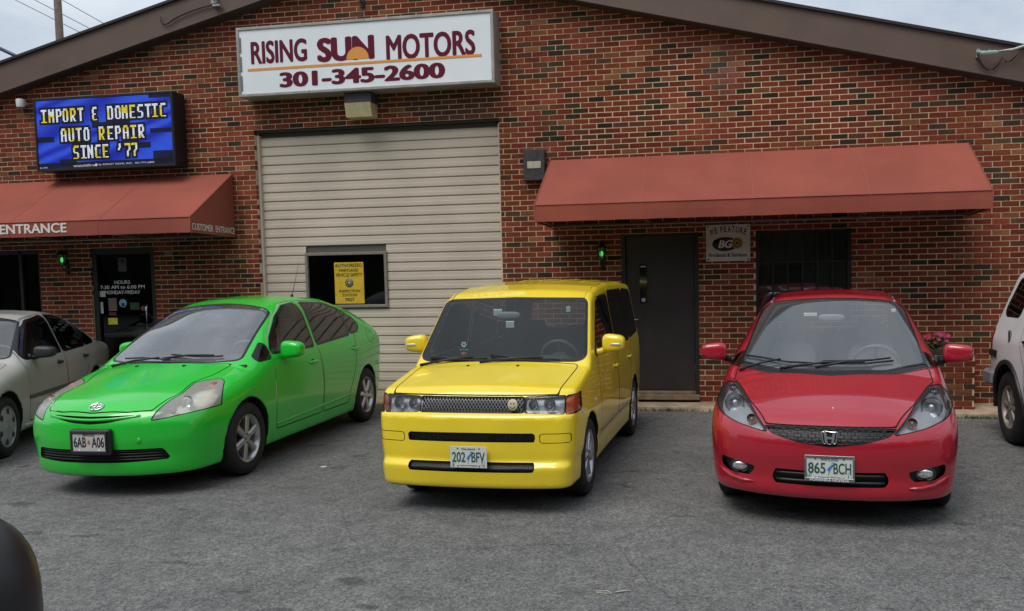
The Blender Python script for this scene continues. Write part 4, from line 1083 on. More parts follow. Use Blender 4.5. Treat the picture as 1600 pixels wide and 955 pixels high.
plate_w = mat('plate_white', (.62, .66, .62), .4, noise=.06, nscale=30)

def wheel(parent, x, y, R, rimR, w, side, style, m_rim, rot=0.):
    """tyre with alloy rim; side = +1 when the outer face looks to +x"""
    root = empty('wheel', (x, y, R)); root.parent = parent
    s = side; h = w / 2
    g = MB(); g.lathe([(-h * .8, rimR - .012), (-h, rimR + .012), (-h * 1.03, (R + rimR) / 2), (-h * .92, R - .022), (-h * .70, R - .004), (0, R), (h * .70, R - .004), (h * .92, R - .022), (h * 1.03, (R + rimR) / 2), (h, rimR + .012), (h * .8, rimR - .012)], 48, 'x'); g.build('tyre', rubber, root, autosmooth=50)
    g = MB(); g.lathe([(s * h * .86, rimR + .004), (s * h * .90, rimR - .004), (s * h * .78, rimR - .018), (s * h * .2, rimR - .03), (-s * h * .8, rimR - .03)], 48, 'x'); g.build('rim', m_rim, root, autosmooth=40)
    g = MB(); g.lathe([(s * h * .05, .02), (s * h * .05, rimR * .75), (-s * h * .1, rimR * .75)], 24, 'x'); g.build('brake_disc', mat('brake_steel', (.12, .11, .1), .5, .6), root)
    g = MB(); f0 = s * h * .80
    if style == 'cover':
        g.lathe([(f0 * .96, rimR - .012), (f0 * 1.08, rimR * .80), (f0 * 1.12, rimR * .62), (f0 * 1.05, rimR * .3), (f0 * 1.10, .05), (f0 * 1.12, 0)], 40, 'x')
        g.build('wheel_cover', m_rim, root, autosmooth=40)
        for k in range(6):
            t = rot + k * math.pi / 3; c, sn = math.cos(t), math.sin(t); q = MB(); V = []
            for (u, v) in ((.60, -.10), (.86, -.15), (.88, .0), (.86, .15), (.60, .10)): a_, b_ = u * rimR, v * rimR; V.append((f0 * 1.135, a_ * c - b_ * sn, a_ * sn + b_ * c))
            q.add(V, [tuple(range(5))]); q.build('cover_slot', blackpl, root, recalc=False)
    else:
        n, tw, iw, dbl = {'prius': (6, .30, .24, 0), 'multi': (9, .105, .10, 0), 'five': (5, .26, .2, 0), 'steel': (8, .16, .22, 0)}[style]
        for k in range(n):
            t = rot + 2 * math.pi * k / n; c, sn = math.cos(t), math.sin(t); V = []
            def P(u, v, d): return (f0 - s * d, u * c - v * sn, u * sn + v * c)
            ri, ro = rimR * .16, rimR * .955; wi, wo = iw * rimR / 2 * 1.0, tw * rimR / 2
            q = [(ri, -wi, .012), (ro, -wo, .014), (ro, wo, .014), (ri, wi, .012), (ri, -wi * .6, .0), (ro, -wo * .65, .004), (ro, wo * .65, .004), (ri, wi * .6, .0), (ri, -wi, .035), (ro, -wo, .035), (ro, wo, .035), (ri, wi, .035)]
            g.add([P(*p) for p in q], [(4, 5, 6, 7), (0, 1, 5, 4), (7, 6, 2, 3), (0, 8, 9, 1), (3, 2, 10, 11)])
        g.lathe([(f0 - s * .03, rimR * .24), (f0 + s * .002, rimR * .20), (f0 + s * .004, rimR * .12), (f0 - s * .004, 0)], 24, 'x')
        g.build('spokes', m_rim, root, autosmooth=35)
        q = MB()
        for k in range(5):
            t = rot + .3 + 2 * math.pi * k / 5; q.lathe([(f0 + s * .004, 0), (f0 + s * .006, .008), (f0 - s * .004, .009)], 8, 'x', (0, rimR * .19 * math.cos(t), rimR * .19 * math.sin(t)))
        q.build('lug_nut', mat('dark_lug', (.1, .1, .1), .4, .8), root)
    return root

def seat(parent, x, y, bench=None, m_=None):
    m_ = m_ or inter; hw = bench or .25
    root = empty('bench_seat' if bench else 'seat', (x, y, 0)); root.parent = parent
    g = MB(); g.ellipsoid((0, .0, .42), (hw, .27, .10), 5); g.build('cushion', m_, root)
    g = MB(); g.ellipsoid((0, .0, .0), (hw * .96, .075, .32), 4); g.v = [(p[0] * (1 - .12 * max(p[2], 0) / .3), p[1] + .26 + .22 * (p[2] + .3), p[2] + .74) for p in g.v]; g.build('seat_back', m_, root)
    for hx in ((0,) if not bench else (-hw * .6, hw * .6)):
        g = MB(); g.ellipsoid((hx, .46, 1.13), (.125, .05, .085), 3.5); g.build('headrest', m_, root)

def build_car(key, name, label, paint, h=.024, regions=(), wheels=None, seats=True, dash=(.5, .92), belt=.98, m_in=None, cat='car'):
    s = CARS[key]; f = make_field(s); X, Y, th = s['pose']
    root = tag(empty(name, (X, Y, GZ), math.radians(th), s['scale']), label, cat)
    M = surface_nets(f, (-s['hw'] - .09, s['fz'][0][1] - .25, s['bot'] - .08), (s['hw'] + .09, max(p[1] for p in s['rz']) + .1, max(p[1] for p in s['top']) + .06), h)
    # wheel wells
    def well(V):
        d = np.full(len(V), 9.)
        for yw, R in s['arch']:
            dist = np.hypot(V[:, 1] - yw, V[:, 2] - s['wr']); dist = np.where(V[:, 2] < s['wr'], np.abs(V[:, 1] - yw), dist); d = np.minimum(d, dist - R - .006)
        return np.where((np.abs(V[:, 0]) > s['xin'] - .06), d, .5)
    a, M = m_split(M, well(M['V']))
    for half in m_split(a, a['V'][:, 0]):
        for q in m_split(half, half['V'][:, 1] - 1.2): m_obj('wheel_well', q, welld, root)
    a, M = m_split(M, M['V'][:, 2] - (s['bot'] + .010)); m_obj('underbody', a, welld, root)
    opaque = []; got = {}
    for reg in regions:
        nm, fld, material = reg[:3]; opt = reg[3] if len(reg) > 3 else {}
        gap = opt.get('gap', 0.)
        a, M = m_split(M, fld(M['V']) + gap)
        if gap:
            sm, M = m_split(M, fld(M['V']) - gap)
            if opt.get('opaque'): opaque.append(sm)
            (m_sides if opt.get('sides') else m_obj)(opt.get('seam_name', 'panel_gap'), sm, opt.get('seam', seamm), root, opt.get('seam_off', -.006))
        if opt.get('trim'):
            tr, M = m_split(M, fld(M['V']) - opt['trim']); (m_sides if opt.get('sides') else m_obj)(opt.get('trim_name', 'window_trim'), tr, opt.get('trim_mat', trimblk), root, opt.get('trim_off', .001))
        if opt.get('drop'): got[nm] = a; continue
        if opt.get('sides'):
            pair = m_split(a, a['V'][:, 0])
        else: pair = (a,)
        for part in pair:
            o = m_obj(nm, part, material, root, opt.get('off', 0.))
            if opt.get('back') and o:
                m_obj(opt.get('back_name', 'reflector'), part, opt['back'], o, opt.get('back_off', -.04))
        if opt.get('opaque'): opaque.append(a)
        got[nm] = a
    m_obj('body', M, paint, root)
    opaque.append(M)
    al = m_cat(opaque); c = al['V'][np.maximum(al['F'][:, 0], 0)]
    lin = m_take(al, (c[:, 2] > belt - .25) & (c[:, 1] > dash[0] - .25))
    m_obj('interior_lining', lin, m_in or inter, root, -.005)
    fld = f
    # floor, dash, seats
    hw = s['hw']; rear = max(p[1] for p in s['rz'])
    g = MB(); g.box(-hw + .12, hw - .12, dash[0] - .1, rear - .25, .30, .34); g.build('cabin_floor', interd, root)
    g = MB(); g.box(-hw + .10, hw - .10, dash[0] - .35, dash[0] - .32, .34, belt - .08); g.build('bulkhead', interd, root)
    g = MB(); g.ellipsoid((0, dash[0], dash[1] - .16), (hw - .12, .30, .16), 3.5, 32, 12); g.ellipsoid((.36, dash[0] + .12, dash[1] - .04), (.20, .12, .06), 3); g.build('dashboard', interd, root)
    sw = empty('steering_wheel', (.36, dash[0] + .42, dash[1] - .04)); sw.parent = root; sw.rotation_euler = (math.radians(-62), 0, 0)
    g = MB(); t = np.linspace(0, 2 * math.pi, 37); g.tube([(.185 * math.cos(a_), .185 * math.sin(a_), 0) for a_ in t], .016, 8, cap=False); g.build('wheel_rim', mat('steering_grey', (.16, .16, .165), .5), sw)
    g = MB(); g.ellipsoid((0, -.01, -.02), (.085, .07, .03), 3); g.tube([(-.17, .0, 0), (.17, .0, 0)], .014, 6); g.tube([(0, 0, 0), (0, -.17, 0)], .014, 6); g.build('hub', interd, sw)
    if seats:
        for x in (-.36, .36): seat(root, x, dash[0] + .75, None, m_in)
        seat(root, 0, dash[0] + 1.62, .60, m_in)
    R = s['wr']
    st, rimR, tw, tx, mr = wheels
    for i, (yw, _) in enumerate(s['arch']):
        for sd in (-1, 1): wheel(root, sd * (tx - tw / 2), yw, R, rimR, tw, sd, st, mr, rot=.35 + .5 * i)
    return root, f, got

def surf_y(f, x, z, y0=-1.3, y1=.6):
    """first surface point met when looking back from the front"""
    y = np.arange(y0, y1, .002); v = f(np.full_like(y, x), y, np.full_like(y, z)); i = np.argmax(v < 0); return y[i]
def surf_x(f, y, z, sgn=1):
    x = np.arange(1.1, .2, -.002); v = f(x, np.full_like(x, y), np.full_like(x, z)); i = np.argmax(v < 0); return sgn * x[i]
def surf_z(f, x, y):
    z = np.arange(1.9, .3, -.002); v = f(np.full_like(z, x), np.full_like(z, y), z); i = np.argmax(v < 0); return z[i]

def mir(poly): return list(poly) + [(-x, y) for x, y in reversed(poly) if abs(x) > 1e-6]
def front(poly, ymax, r=.012):
    P = rounded(poly, r); return lambda V: np.where(V[:, 1] < ymax, poly_sd(P, V[:, 0], V[:, 2]), .5)
def front2(poly, ymax, r=.012):           # both sides, polygon drawn for +x
    P = rounded(poly, r); return lambda V: np.where(V[:, 1] < ymax, poly_sd(P, np.abs(V[:, 0]), V[:, 2]), .5)
def topv(poly, zmin, r=.02, extra=None):
    P = rounded(poly, r)
    def fn(V):
        d = np.where(V[:, 2] > zmin, poly_sd(P, V[:, 0], V[:, 1]), .5)
        return np.maximum(d, extra(V)) if extra else d
    return fn
def topv2(poly, zmin, r=.02, extra=None):
    P = rounded(poly, r)
    def fn(V):
        d = np.where(V[:, 2] > zmin, poly_sd(P, np.abs(V[:, 0]), V[:, 1]), .5)
        return np.maximum(d, extra(V)) if extra else d
    return fn
def sidev(poly, r=.03, xmin=.35):
    P = rounded(poly, r); return lambda V: np.where(np.abs(V[:, 0]) > xmin, poly_sd(P, V[:, 1], V[:, 2]), .5)

def strip_front(f, xs, z_of, r, out=.004):
    return [(x, surf_y(f, x, z_of(x)) - out, z_of(x)) for x in xs]

def plate(root, f, x, z, txt, topline, style, tilt=0., frame=None, holder=.0, bottom=None):
    y = min(surf_y(f, x + d, z + e) for d in (-.15, 0, .15) for e in (-.07, .07)) - .012 - holder
    p = empty('number_plate', (x, y, z)); p.parent = root; p.rotation_euler = (tilt, 0, 0)
    g = MB(); g.box(-.1525, .1525, 0, .004, -.076, .076, .001); g.build('plate_sheet', plate_w if style == 'bay' else mat('plate_old_white', (.52, .50, .47), .45, noise=.05), p)
    ink = mat('plate_green_ink', (.02, .09, .07), .5) if style == 'bay' else mat('plate_black_ink', (.02, .02, .022), .5)
    l, r = txt.split(' '); g = MB(); hh = .072 if style == 'bay' else .078
    text_into(g, l, (-.137, -.0012, -.036), EX, EZ, .112, hh, .02); g.build('characters', ink, p, recalc=False)
    g = MB(); text_into(g, r, (.025, -.0012, -.036), EX, EZ, .112, hh, .02); g.build('characters', ink, p, recalc=False)
    g = MB(); text_into(g, topline, (-.055, -.0012, .048), EX, EZ, .11, .017, .01); g.build('state_name', mat('plate_blue_ink', (.03, .07, .25), .5) if style == 'bay' else ink, p, recalc=False)
    g = MB()
    if style == 'bay':       # small blue heron among reeds
        g.add([(.0, -.0013, -.03), (.012, -.0013, .0), (.030, -.0013, .022), (.018, -.0013, .026), (.004, -.0013, .014), (-.010, -.0013, .0), (-.018, -.0013, -.016), (-.006, -.0013, -.014)], [(0, 1, 4, 5), (1, 2, 3, 4), (5, 6, 7, 0)]); g.tube([(.018, -.0015, .022), (.010, -.0015, .034), (.018, -.0015, .040), (.030, -.0015, .037)], .002, 5); g.tube([(-.004, -.0015, -.016), (-.006, -.0015, -.045)], .0013, 5)
        g.build('heron', mat('heron_blue', (.05, .20, .50), .5), p, recalc=False)
        g = MB(); text_into(g, bottom or 'Treasure the Chesapeake', (-.075, -.0012, -.066), EX, EZ, .15, .012, .01); g.build('motto', ink, p, recalc=False)
        g = MB()
        for k in range(9):
            xx = random.choice((-1, 1)) * random.uniform(.11, .148); g.tube([(xx, -.0013, -.07), (xx + random.uniform(-.006, .006), -.0013, -.07 + random.uniform(.02, .05))], .0012, 4)
        g.build('reeds', mat('reed_print', (.05, .22, .20), .5), p, recalc=False)
    else:
        g.prism([(-.010, -.014), (.010, -.014), (.012, .008), (.0, .020), (-.012, .008)], -.0014, -.001); g.build('shield', mat('shield_print', (.35, .16, .05), .5), p)
    g = MB()
    for bx in (-.09, .09):
        for bz in (-.062, .062): g.lathe([(-.004, 0), (-.003, .006), (0, .007)], 8, 'y', (bx, 0, bz))
    g.build('bolt', chrome if style != 'bay' else mat('dull_bolt', (.2, .19, .18), .5, .6), p)
    if frame:
        g = MB(); fm = frame[1]
        for r_ in ((-.160, .160, .066, .083), (-.160, .160, -.088 if len(frame) > 2 else -.083, -.064), (-.160, -.147, -.064, .066), (.147, .160, -.064, .066)): g.box(r_[0], r_[1], -.006, .006, r_[2], r_[3], .002)
        g.build('plate_frame', fm, p)
        if len(frame) > 2:
            g = MB(); text_into(g, frame[2], (-.125, -.0068, -.0845), EX, EZ, .25, .016, .03); g.build('frame_lettering', white, p, recalc=False)
    if holder:
        g = MB(); g.box(-.185, .185, .004, .004 + holder + .02, -.098, .098, .012); g.build('plate_holder', blackpl, p)
    return p

def mirror(root, c, r, m_shell, base, side, stem_m=None, lamp=None):
    o = empty('door_mirror', c); o.parent = root; o.rotation_euler = (0, 0, math.radians(-6 * side))
    g = MB(); g.ellipsoid((0, 0, 0), r, 3.4, 28, 16)
    g.v = [(x * (1 - .10 * side * x / r[0] * 0) * 1.0, y - .02 * math.copysign(1, y) * 0, z * (1 - .14 * side * x / r[0])) for x, y, z in g.v]
    g.build('housing', m_shell, o)
    g = MB(); g.ellipsoid((0, r[1] * .80, 0), (r[0] * .86, r[1] * .22, r[2] * .82), 4, 20, 10); g.build('mirror_glass', mat('mirror_glass', (.5, .5, .52), .03, 1.), o)
    g = MB(); g.tube([(-side * r[0] * .75, 0, -r[2] * .75), (-side * (r[0] + .045), .02, -r[2] * 1.05), (base[0] - c[0], base[1] - c[1], base[2] - c[2])], [.026, .026, .03], 10); g.build('mirror_stem', stem_m or blackpl, o)
    if lamp:
        g = MB(); g.ellipsoid((side * r[0] * .28, -r[1] * .93, -r[2] * .10), (r[0] * .50, r[1] * .14, r[2] * .17), 3, 18, 8); g.build('turn_lamp', lamp, o)
    return o

def wiper(root, f, pts, out=.02):
    w = empty('wiper', (0, 0, 0)); w.parent = root
    P = [(x, y, surf_z(f, x, y) + out) for x, y in pts]
    g = MB(); g.tube(P, .0075, 6); g.build('blade', blackpl, w)
    q = [(P[-1][0] * .45 + P[0][0] * .55, P[-1][1] * .45 + P[0][1] * .55 - .0, 0)]
    a_ = pts[0]; n = len(pts); mid = pts[n // 2]; base = (mid[0] + (a_[0] - mid[0]) * 1.15, min(a_[1], mid[1]) - .05)
    g = MB(); g.tube([(base[0], base[1], surf_z(f, *base) + .012), ((base[0] + mid[0]) / 2, (base[1] + mid[1]) / 2, surf_z(f, (base[0] + mid[0]) / 2, (base[1] + mid[1]) / 2) + .032), (mid[0], mid[1], surf_z(f, *mid) + .032)], [.012, .010, .007], 6); g.build('arm', blackpl, w)

def handle(root, f, y, z, sgn, m_, w=.19):
    x = surf_x(f, y, z, sgn); g = MB(); g.ellipsoid((x + sgn * .012, y, z), (.016, w / 2, .016), 3, 18, 8); o = g.build('door_handle', m_, root)
    g = MB(); g.ellipsoid((x - sgn * .002, y - .02, z - .004), (.006, .05, .030), 2.5, 16, 8); g.build('handle_recess', seamm, o)

def bowl(parent, c, r, m_=None, bulb=True):
    g = MB(); g.lathe([(.0, r), (.012, r * .97), (.032, r * .72), (.045, r * .30), (.047, 0)], 24, 'y', c); o = g.build('lamp_bowl', m_ or chrome, parent)
    if bulb:
        g = MB(); g.ellipsoid((c[0], c[1] + .02, c[2]), (r * .28, .02, r * .28), 2, 12, 8); g.build('bulb', mat('bulb_glass', (.5, .52, .55), .1, .3), o)

def paintmat(name, c, rough=.34, cr=.04):
    return mat(name, c, rough, coat=1.0, noise=.05, nscale=2.5, coat_rough=cr)

# ---- green hatchback
P_g = paintmat('green_car_paint', (.008, .56, .030), .36, .09)
hood_g = mir([(0, -.905), (.3, -.875), (.48, -.815), (.555, -.56), (.525, -.33), (.60, -.12), (.625, .13), (.4, .075), (0, .05)])
ws_g = mir([(0, .075), (.4, .11), (.665, .205), (.555, .95), (.3, 1.0), (0, 1.02)])
lamp_g = [(.485, -.90), (.62, -.86), (.80, -.66), (.86, -.45), (.745, -.19), (.69, -.17), (.545, -.32), (.575, -.56), (.53, -.76)]
silver_lamp = mat('hazed_reflector', (.92, .90, .82), .4, .1, noise=.2, nscale=16)
regs = [
    ('headlamp', topv2(lamp_g, .45, .02, lambda V: (.600 + .16 * (np.abs(V[:, 0]) - .5)) - V[:, 2]), lens_old, dict(sides=1, gap=.004, back=silver_lamp, back_off=-.085)),
    ('hood', topv(hood_g, .45, .02, lambda V: .648 - V[:, 2]), P_g, dict(gap=.0048, opaque=0)),
    ('windscreen', topv(ws_g, .80, .05), glass_mat('sky_haze_windscreen', (.90, .93, .94), .015, 2.8, .15, (.60, .65, .72)), dict(trim=.022, trim_name='windscreen_surround')),  # stronger haze colour imitates the sky mirrored in this windscreen
    ('front_side_window', sidev([(.53, .995), (.64, 1.10), (.95, 1.285), (1.22, 1.375), (1.46, 1.395), (1.39, .99)]), clear_side, dict(sides=1, trim=.024)),
    ('rear_side_window', sidev([(1.49, 1.0), (1.575, 1.395), (2.05, 1.375), (2.36, 1.30), (2.34, 1.04)]), side_glass, dict(sides=1, trim=.024)),
    ('quarter_window', sidev([(2.38, 1.05), (2.40, 1.285), (2.64, 1.18), (2.70, 1.11), (2.58, 1.06)]), side_glass, dict(sides=1, trim=.024)),
    ('corner_window', sidev([(.30, .955), (.49, 1.06), (.47, .965)], .01), side_glass, dict(sides=1, trim=.03)),
    ('rear_window', topv(mir([(0, 2.35), (.50, 2.32), (.62, 2.75), (.64, 3.12), (0, 3.22)]), 1.0, .05), side_glass, dict(trim=.02, trim_name='rear_window_surround')),
    ('front_door', sidev([(.50, .30), (.48, .60), (.50, .94), (.56, 1.09), (.9, 1.30), (1.2, 1.41), (1.51, 1.43), (1.46, .96), (1.50, .60), (1.49, .30)], .04), P_g, dict(sides=1, gap=.0048, opaque=1)),
    ('rear_door', sidev([(1.51, .30), (1.52, .60), (1.475, .96), (1.54, 1.43), (2.05, 1.41), (2.44, 1.29), (2.46, 1.0), (2.33, .66), (2.20, .45), (2.16, .30)], .04), P_g, dict(sides=1, gap=.0048, opaque=1)),
    ('lower_grille', front(mir([(0, .288), (.3, .290), (.61, .302), (.565, .385), (0, .388)]), -.5, .012), blackpl, dict(off=-.03, gap=.003)),
    ('upper_grille', front(mir([(0, .583), (.15, .592), (.37, .628), (.455, .648), (.25, .645), (0, .640)]), -.5, .006), blackpl, dict(off=-.028)),
    ('bumper_line', lambda V: np.where((V[:, 1] < -.36), np.abs(V[:, 2] - (.590 + .06 * np.clip((np.abs(V[:, 0]) - .55) / .3, 0, 1))) - .0025, .5) + np.where(np.abs(V[:, 0]) < .78, .5, 0), seamm, dict(off=-.003)),
    ('fuel_flap', lambda V: np.where(V[:, 0] > .3, np.hypot(V[:, 1] - 2.93, V[:, 2] - .98) - .085, .5), P_g, dict(gap=.003)),
]
green, f_g, got_g = build_car('green', 'parked_car', 'bright green rounded hatchback parked beside the silver sedan', P_g, regions=regs, wheels=('prius', .205, .185, .845, alloy), dash=(.48, .95), belt=1.0, m_in=mat('beige_interior', (.42, .39, .34), .85))
for z in (.308, .330, .352, .372):
    g = MB(); g.tube(strip_front(f_g, np.linspace(-.56, .56, 25), lambda x: z, .006, -.012), .0055, 6); g.build('grille_slat', blackpl, green)
g = MB(); g.tube(strip_front(f_g, np.linspace(-.41, .41, 27), lambda x: .614 + .10 * abs(x) ** 1.6, .01, .0), .0115, 8); g.build('grille_bar', P_g, green)
plate(green, f_g, .03, .455, '6AB A06', 'MARYLAND', 'old', frame=('f', mat('plate_frame_black', (.02, .02, .022), .5)), holder=.03)
ye = surf_y(f_g, .0, .70) ; nrm = grad(f_g, np.array([[0., ye, .70]]))[0]; nrm = Vector(nrm / np.linalg.norm(nrm))
em = empty('badge', (0.0, ye, .70)); em.parent = green; em.rotation_euler = (-nrm).to_track_quat('Y', 'Z').to_euler()
g = MB(); t = np.linspace(0, 2 * math.pi, 33)
for a_, b_, cz in ((.060, .042, 0), (.042, .017, .012), (.015, .036, -.0)): g.tube([(a_ * math.cos(k), -.006, cz + b_ * math.sin(k)) for k in t], .0062, 6, cap=False)
g.build('badge_rings', mat('bright_badge', (.82, .83, .85), .15, .9), em)
for sgn in (1, -1): mirror(green, (.945 if sgn > 0 else -.90, .68 if sgn > 0 else .78, 1.005), (.118, .072, .078), P_g, (sgn * .80, .62, .955), sgn, P_g)
for sgn in (1, -1):
    for y in (1.30, 2.38): handle(green, f_g, y, .83 + .045 * (y > 2), sgn, P_g)
    P_ = [(surf_x(f_g, y, .345 + .045 * (y - .5) / 1.8, sgn) + sgn * .001, y, .345 + .045 * (y - .5) / 1.8) for y in np.linspace(.52, 2.22, 20)]; g = MB(); g.tube(P_, .010, 6); g.build('side_crease', P_g, green)
    bx = sgn * .645; yb = surf_y(f_g, bx, .72); bowl(green, (bx, yb + .05, .70), .056, chrome)
    bx = sgn * .60; yb = surf_y(f_g, bx, .66); bowl(green, (bx, yb + .045, .655), .030, chrome)
    g = MB(); bx = sgn * .70; yb = surf_y(f_g, bx, .80); g.ellipsoid((bx - sgn * .01, yb + .085, .795), (.038, .07, .026), 2.5); g.build('amber_lamp', mat('amber_lens', (.35, .10, .05), .3), green)
wiper(green, f_g, [(-.50, .16), (-.30, .14), (-.10, .10), (.02, .09)]); wiper(green, f_g, [(-.02, .17), (.20, .15), (.42, .17), (.50, .19)])
for x in (-.26, .22):
    z = surf_z(f_g, x, .0); g = MB(); g.ellipsoid((x, .0, z + .002), (.016, .02, .008), 2.5); g.build('washer_jet', blackpl, green)
za = surf_z(f_g, .28, 1.95); g = MB(); g.tube([(.28, 1.95, za), (.28, 1.96, za + .02)], [.02, .012], 10); g.tube([(.28, 1.96, za + .015), (.28, 2.15, za + .36)], [.004, .002], 6); g.build('antenna', blackpl, green)
g = MB(); g.box(-.115, -.03, .86, .862, 1.30, 1.33); o = g.build('windscreen_sticker', white, green); o.location = (0, .03, .0)
g = MB(); g.ellipsoid((0, .84, 1.30), (.11, .02, .03), 3); g.build('rear_view_mirror', interd, green)
zz = surf_y(f_g, .40, .45) - .002; g = MB(); g.lathe([(0, .0), (0, .022), (.004, .024)], 18, 'y', (.40, zz, .455)); g.build('tow_cover', P_g, green)

# ---- yellow box wagon
P_y = paintmat('yellow_car_paint', (.88, .66, .018))
orangel = mat('orange_lamp', (.85, .30, .14), .3, noise=.25, nscale=40)
mesh_m = mat('silver_mesh', (.42, .42, .43), .35, .7)
regs = [
    ('corner_lamp', front2([(.765, .718), (.765, .842), (.92, .850), (.92, .712)], -.33, .008), glass_mat('orange_lens', (1., .74, .58), .05, 1.), dict(sides=1, gap=.003, back=orangel, back_off=-.02)),
    ('headlamp', front2([(.445, .728), (.445, .836), (.762, .842), (.762, .719)], -.33, .008), lens, dict(sides=1, gap=.003, back=reflector, back_off=-.045)),
    ('radiator_grille', front(mir([(0, .728), (.440, .728), (.440, .836), (0, .836)]), -.33, .006), blackpl, dict(gap=.003, off=-.03)),
    ('hood', topv(mir([(0, -.70), (.70, -.70), (.725, .0), (.715, .095), (0, .085)]), .6, .03, lambda V: .847 - V[:, 2]), P_y, dict(gap=.0045)),
    ('windscreen', front(mir([(0, 1.035), (.70, 1.03), (.765, 1.05), (.69, 1.455), (.66, 1.475), (0, 1.487)]), 1.0, .03), glass_mat('green_tinted_windscreen', (.66, .76, .76), .015, 1.35, .025, (.35, .42, .44)), dict(trim=.020, trim_name='windscreen_surround')),
    ('front_side_window', sidev([(.40, 1.045), (.60, 1.25), (.80, 1.435), (.95, 1.475), (1.40, 1.488), (1.40, 1.06)]), side_glass, dict(sides=1, trim=.022)),
    ('rear_side_window', sidev([(1.49, 1.06), (1.49, 1.488), (2.27, 1.49), (2.27, 1.075)]), side_glass, dict(sides=1, trim=.052)),
    ('quarter_window', sidev([(2.36, 1.08), (2.36, 1.49), (2.88, 1.47), (2.95, 1.11)]), side_glass, dict(sides=1, trim=.052)),
    ('rear_window', lambda V: np.where(V[:, 1] > 2.7, poly_sd(rounded(mir([(0, 1.08), (.62, 1.10), (.54, 1.46), (0, 1.47)]), .05), V[:, 0], V[:, 2]), .5), clear_side, dict(trim=.02, trim_name='rear_window_surround')),
    ('front_door', sidev([(.50, .40), (.46, .70), (.44, .98), (.82, 1.49), (1.45, 1.525), (1.45, .40)], .04), P_y, dict(sides=1, gap=.0045, opaque=1)),
    ('rear_door', sidev([(1.46, .40), (1.46, 1.525), (2.33, 1.525), (2.33, .80), (2.12, .55), (2.08, .40)], .04), P_y, dict(sides=1, gap=.0045, opaque=1)),
    ('upper_slot', front(mir([(0, .525), (.535, .527), (.535, .590), (0, .592)]), -.4, .012), blackpl, dict(off=-.03)),
    ('lower_slot', front(mir([(0, .316), (.53, .318), (.53, .384), (0, .386)]), -.4, .012), blackpl, dict(off=-.03)),
    ('fog_lamp_blank', front2([(.57, .520), (.57, .585), (.81, .585), (.81, .520)], -.3, .015), P_y, dict(sides=1, gap=.0025)),
    ('roof_channel', lambda V: np.where((V[:, 2] > 1.40) & (V[:, 1] > .62) & (V[:, 1] < 3.1), np.abs(np.abs(V[:, 0]) - .655) - .007, .5), trimblk, dict(off=-.006)),
    ('skirt_line', lambda V: np.where((V[:, 1] > .36) & (V[:, 1] < 2.14) & (np.abs(V[:, 0]) > .6), np.abs(V[:, 2] - .352) - .004, .5), seamm, dict(off=-.004)),
]
yellow, f_y, got_y = build_car('yellow', 'parked_car', 'yellow boxy wagon with smiley grille badge parked in the middle', P_y, m_in=interd, regions=regs, wheels=('multi', .205, .185, .835, alloy), dash=(.45, 1.0), belt=1.05)
g = MB()                                             # woven mesh behind the grille frame
for k in range(-16, 17):
    for sg in (1, -1):
        P_ = []
        for z in np.linspace(.735, .830, 5):
            x = k * .0275 + sg * (z - .7825) * .75
            if abs(x) < .432: P_.append((x, surf_y(f_y, x, z) + .012, z))
        if len(P_) > 1: g.tube(P_, .0026, 4)
g.build('grille_mesh', mesh_m, yellow)
for z0, z1 in ((.530, .587), (.322, .380)):
    g = MB()
    for k in range(-30, 31):
        P_ = [(x, surf_y(f_y, x, z) + .012, z) for x, z in [(k * .0175 + sg * .008, z) for sg, z in ((-1, z0), (1, (z0 + z1) / 2), (-1, z1))] if abs(x) < .525]
        if len(P_) > 1: g.tube(P_, .0026, 4)
    g.build('slot_mesh', mat('dark_mesh', (.035, .035, .035), .45), yellow)
sm = empty('smiley_badge', (.345, surf_y(f_y, .345, .782) - .006, .782)); sm.parent = yellow
g = MB(); g.lathe([(-.006, 0), (-.006, .036), (-.003, .0405), (.008, .041)], 32, 'y'); g.build('disc', mat('cream_badge', (.66, .60, .40), .3), sm)
g = MB(); g.lathe([(-.0068, 0), (-.0068, .0058)], 12, 'y', (-.012, 0, .011)); g.lathe([(-.0068, 0), (-.0068, .0058)], 12, 'y', (.012, 0, .011)); g.tube([(.023 * math.cos(a_), -.0065, -.001 + .022 * math.sin(a_)) for a_ in np.linspace(math.pi * 1.08, math.pi * 1.92, 12)], .0026, 6); g.build('face', blk, sm)
plate(yellow, f_y, .0, .425, '202 BFV', 'Maryland', 'bay')
for sgn in (1, -1):
    mirror(yellow, (.985 if sgn > 0 else -.93, .40, 1.135), (.105, .07, .072), P_y, (sgn * .82, .42, 1.06), sgn, P_y, mat('clear_turn_lamp', (.55, .55, .56), .15, .2))
    for y in (1.33, 2.20): handle(yellow, f_y, y, .86, sgn, P_y, .17)
    for bx, r_ in ((.51, .040), (.64, .048)):
        yb = surf_y(f_y, bx, .78); bowl(yellow, (sgn * bx, yb + .004, .782), r_, chrome)
    x = surf_x(f_y, .22, .70, sgn); g = MB(); g.ellipsoid((x + sgn * .002, .22, .70), (.008, .03, .016), 2.5); g.build('side_marker', mat('clear_turn_lamp', (.55, .55, .56), .15, .2), yellow)
    x = surf_x(f_y, -.34, .69, sgn); g = MB(); g.ellipsoid((x + sgn * .001, -.34, .70), (.006, .016, .02), 2.5); g.build('bumper_clip', mat('clear_turn_lamp', (.55, .55, .56), .15, .2), yellow)
wiper(yellow, f_y, [(-.68, .13), (-.50, .115), (-.25, .10), (-.12, .09)], .022); wiper(yellow, f_y, [(-.10, .125), (.15, .10), (.40, .10), (.55, .10)], .022)
for x in (-.26, .20):
    z = surf_z(f_y, x, -.02); g = MB(); g.ellipsoid((x, -.02, z + .002), (.014, .018, .007), 2.5); g.build('washer_jet', blackpl, yellow)
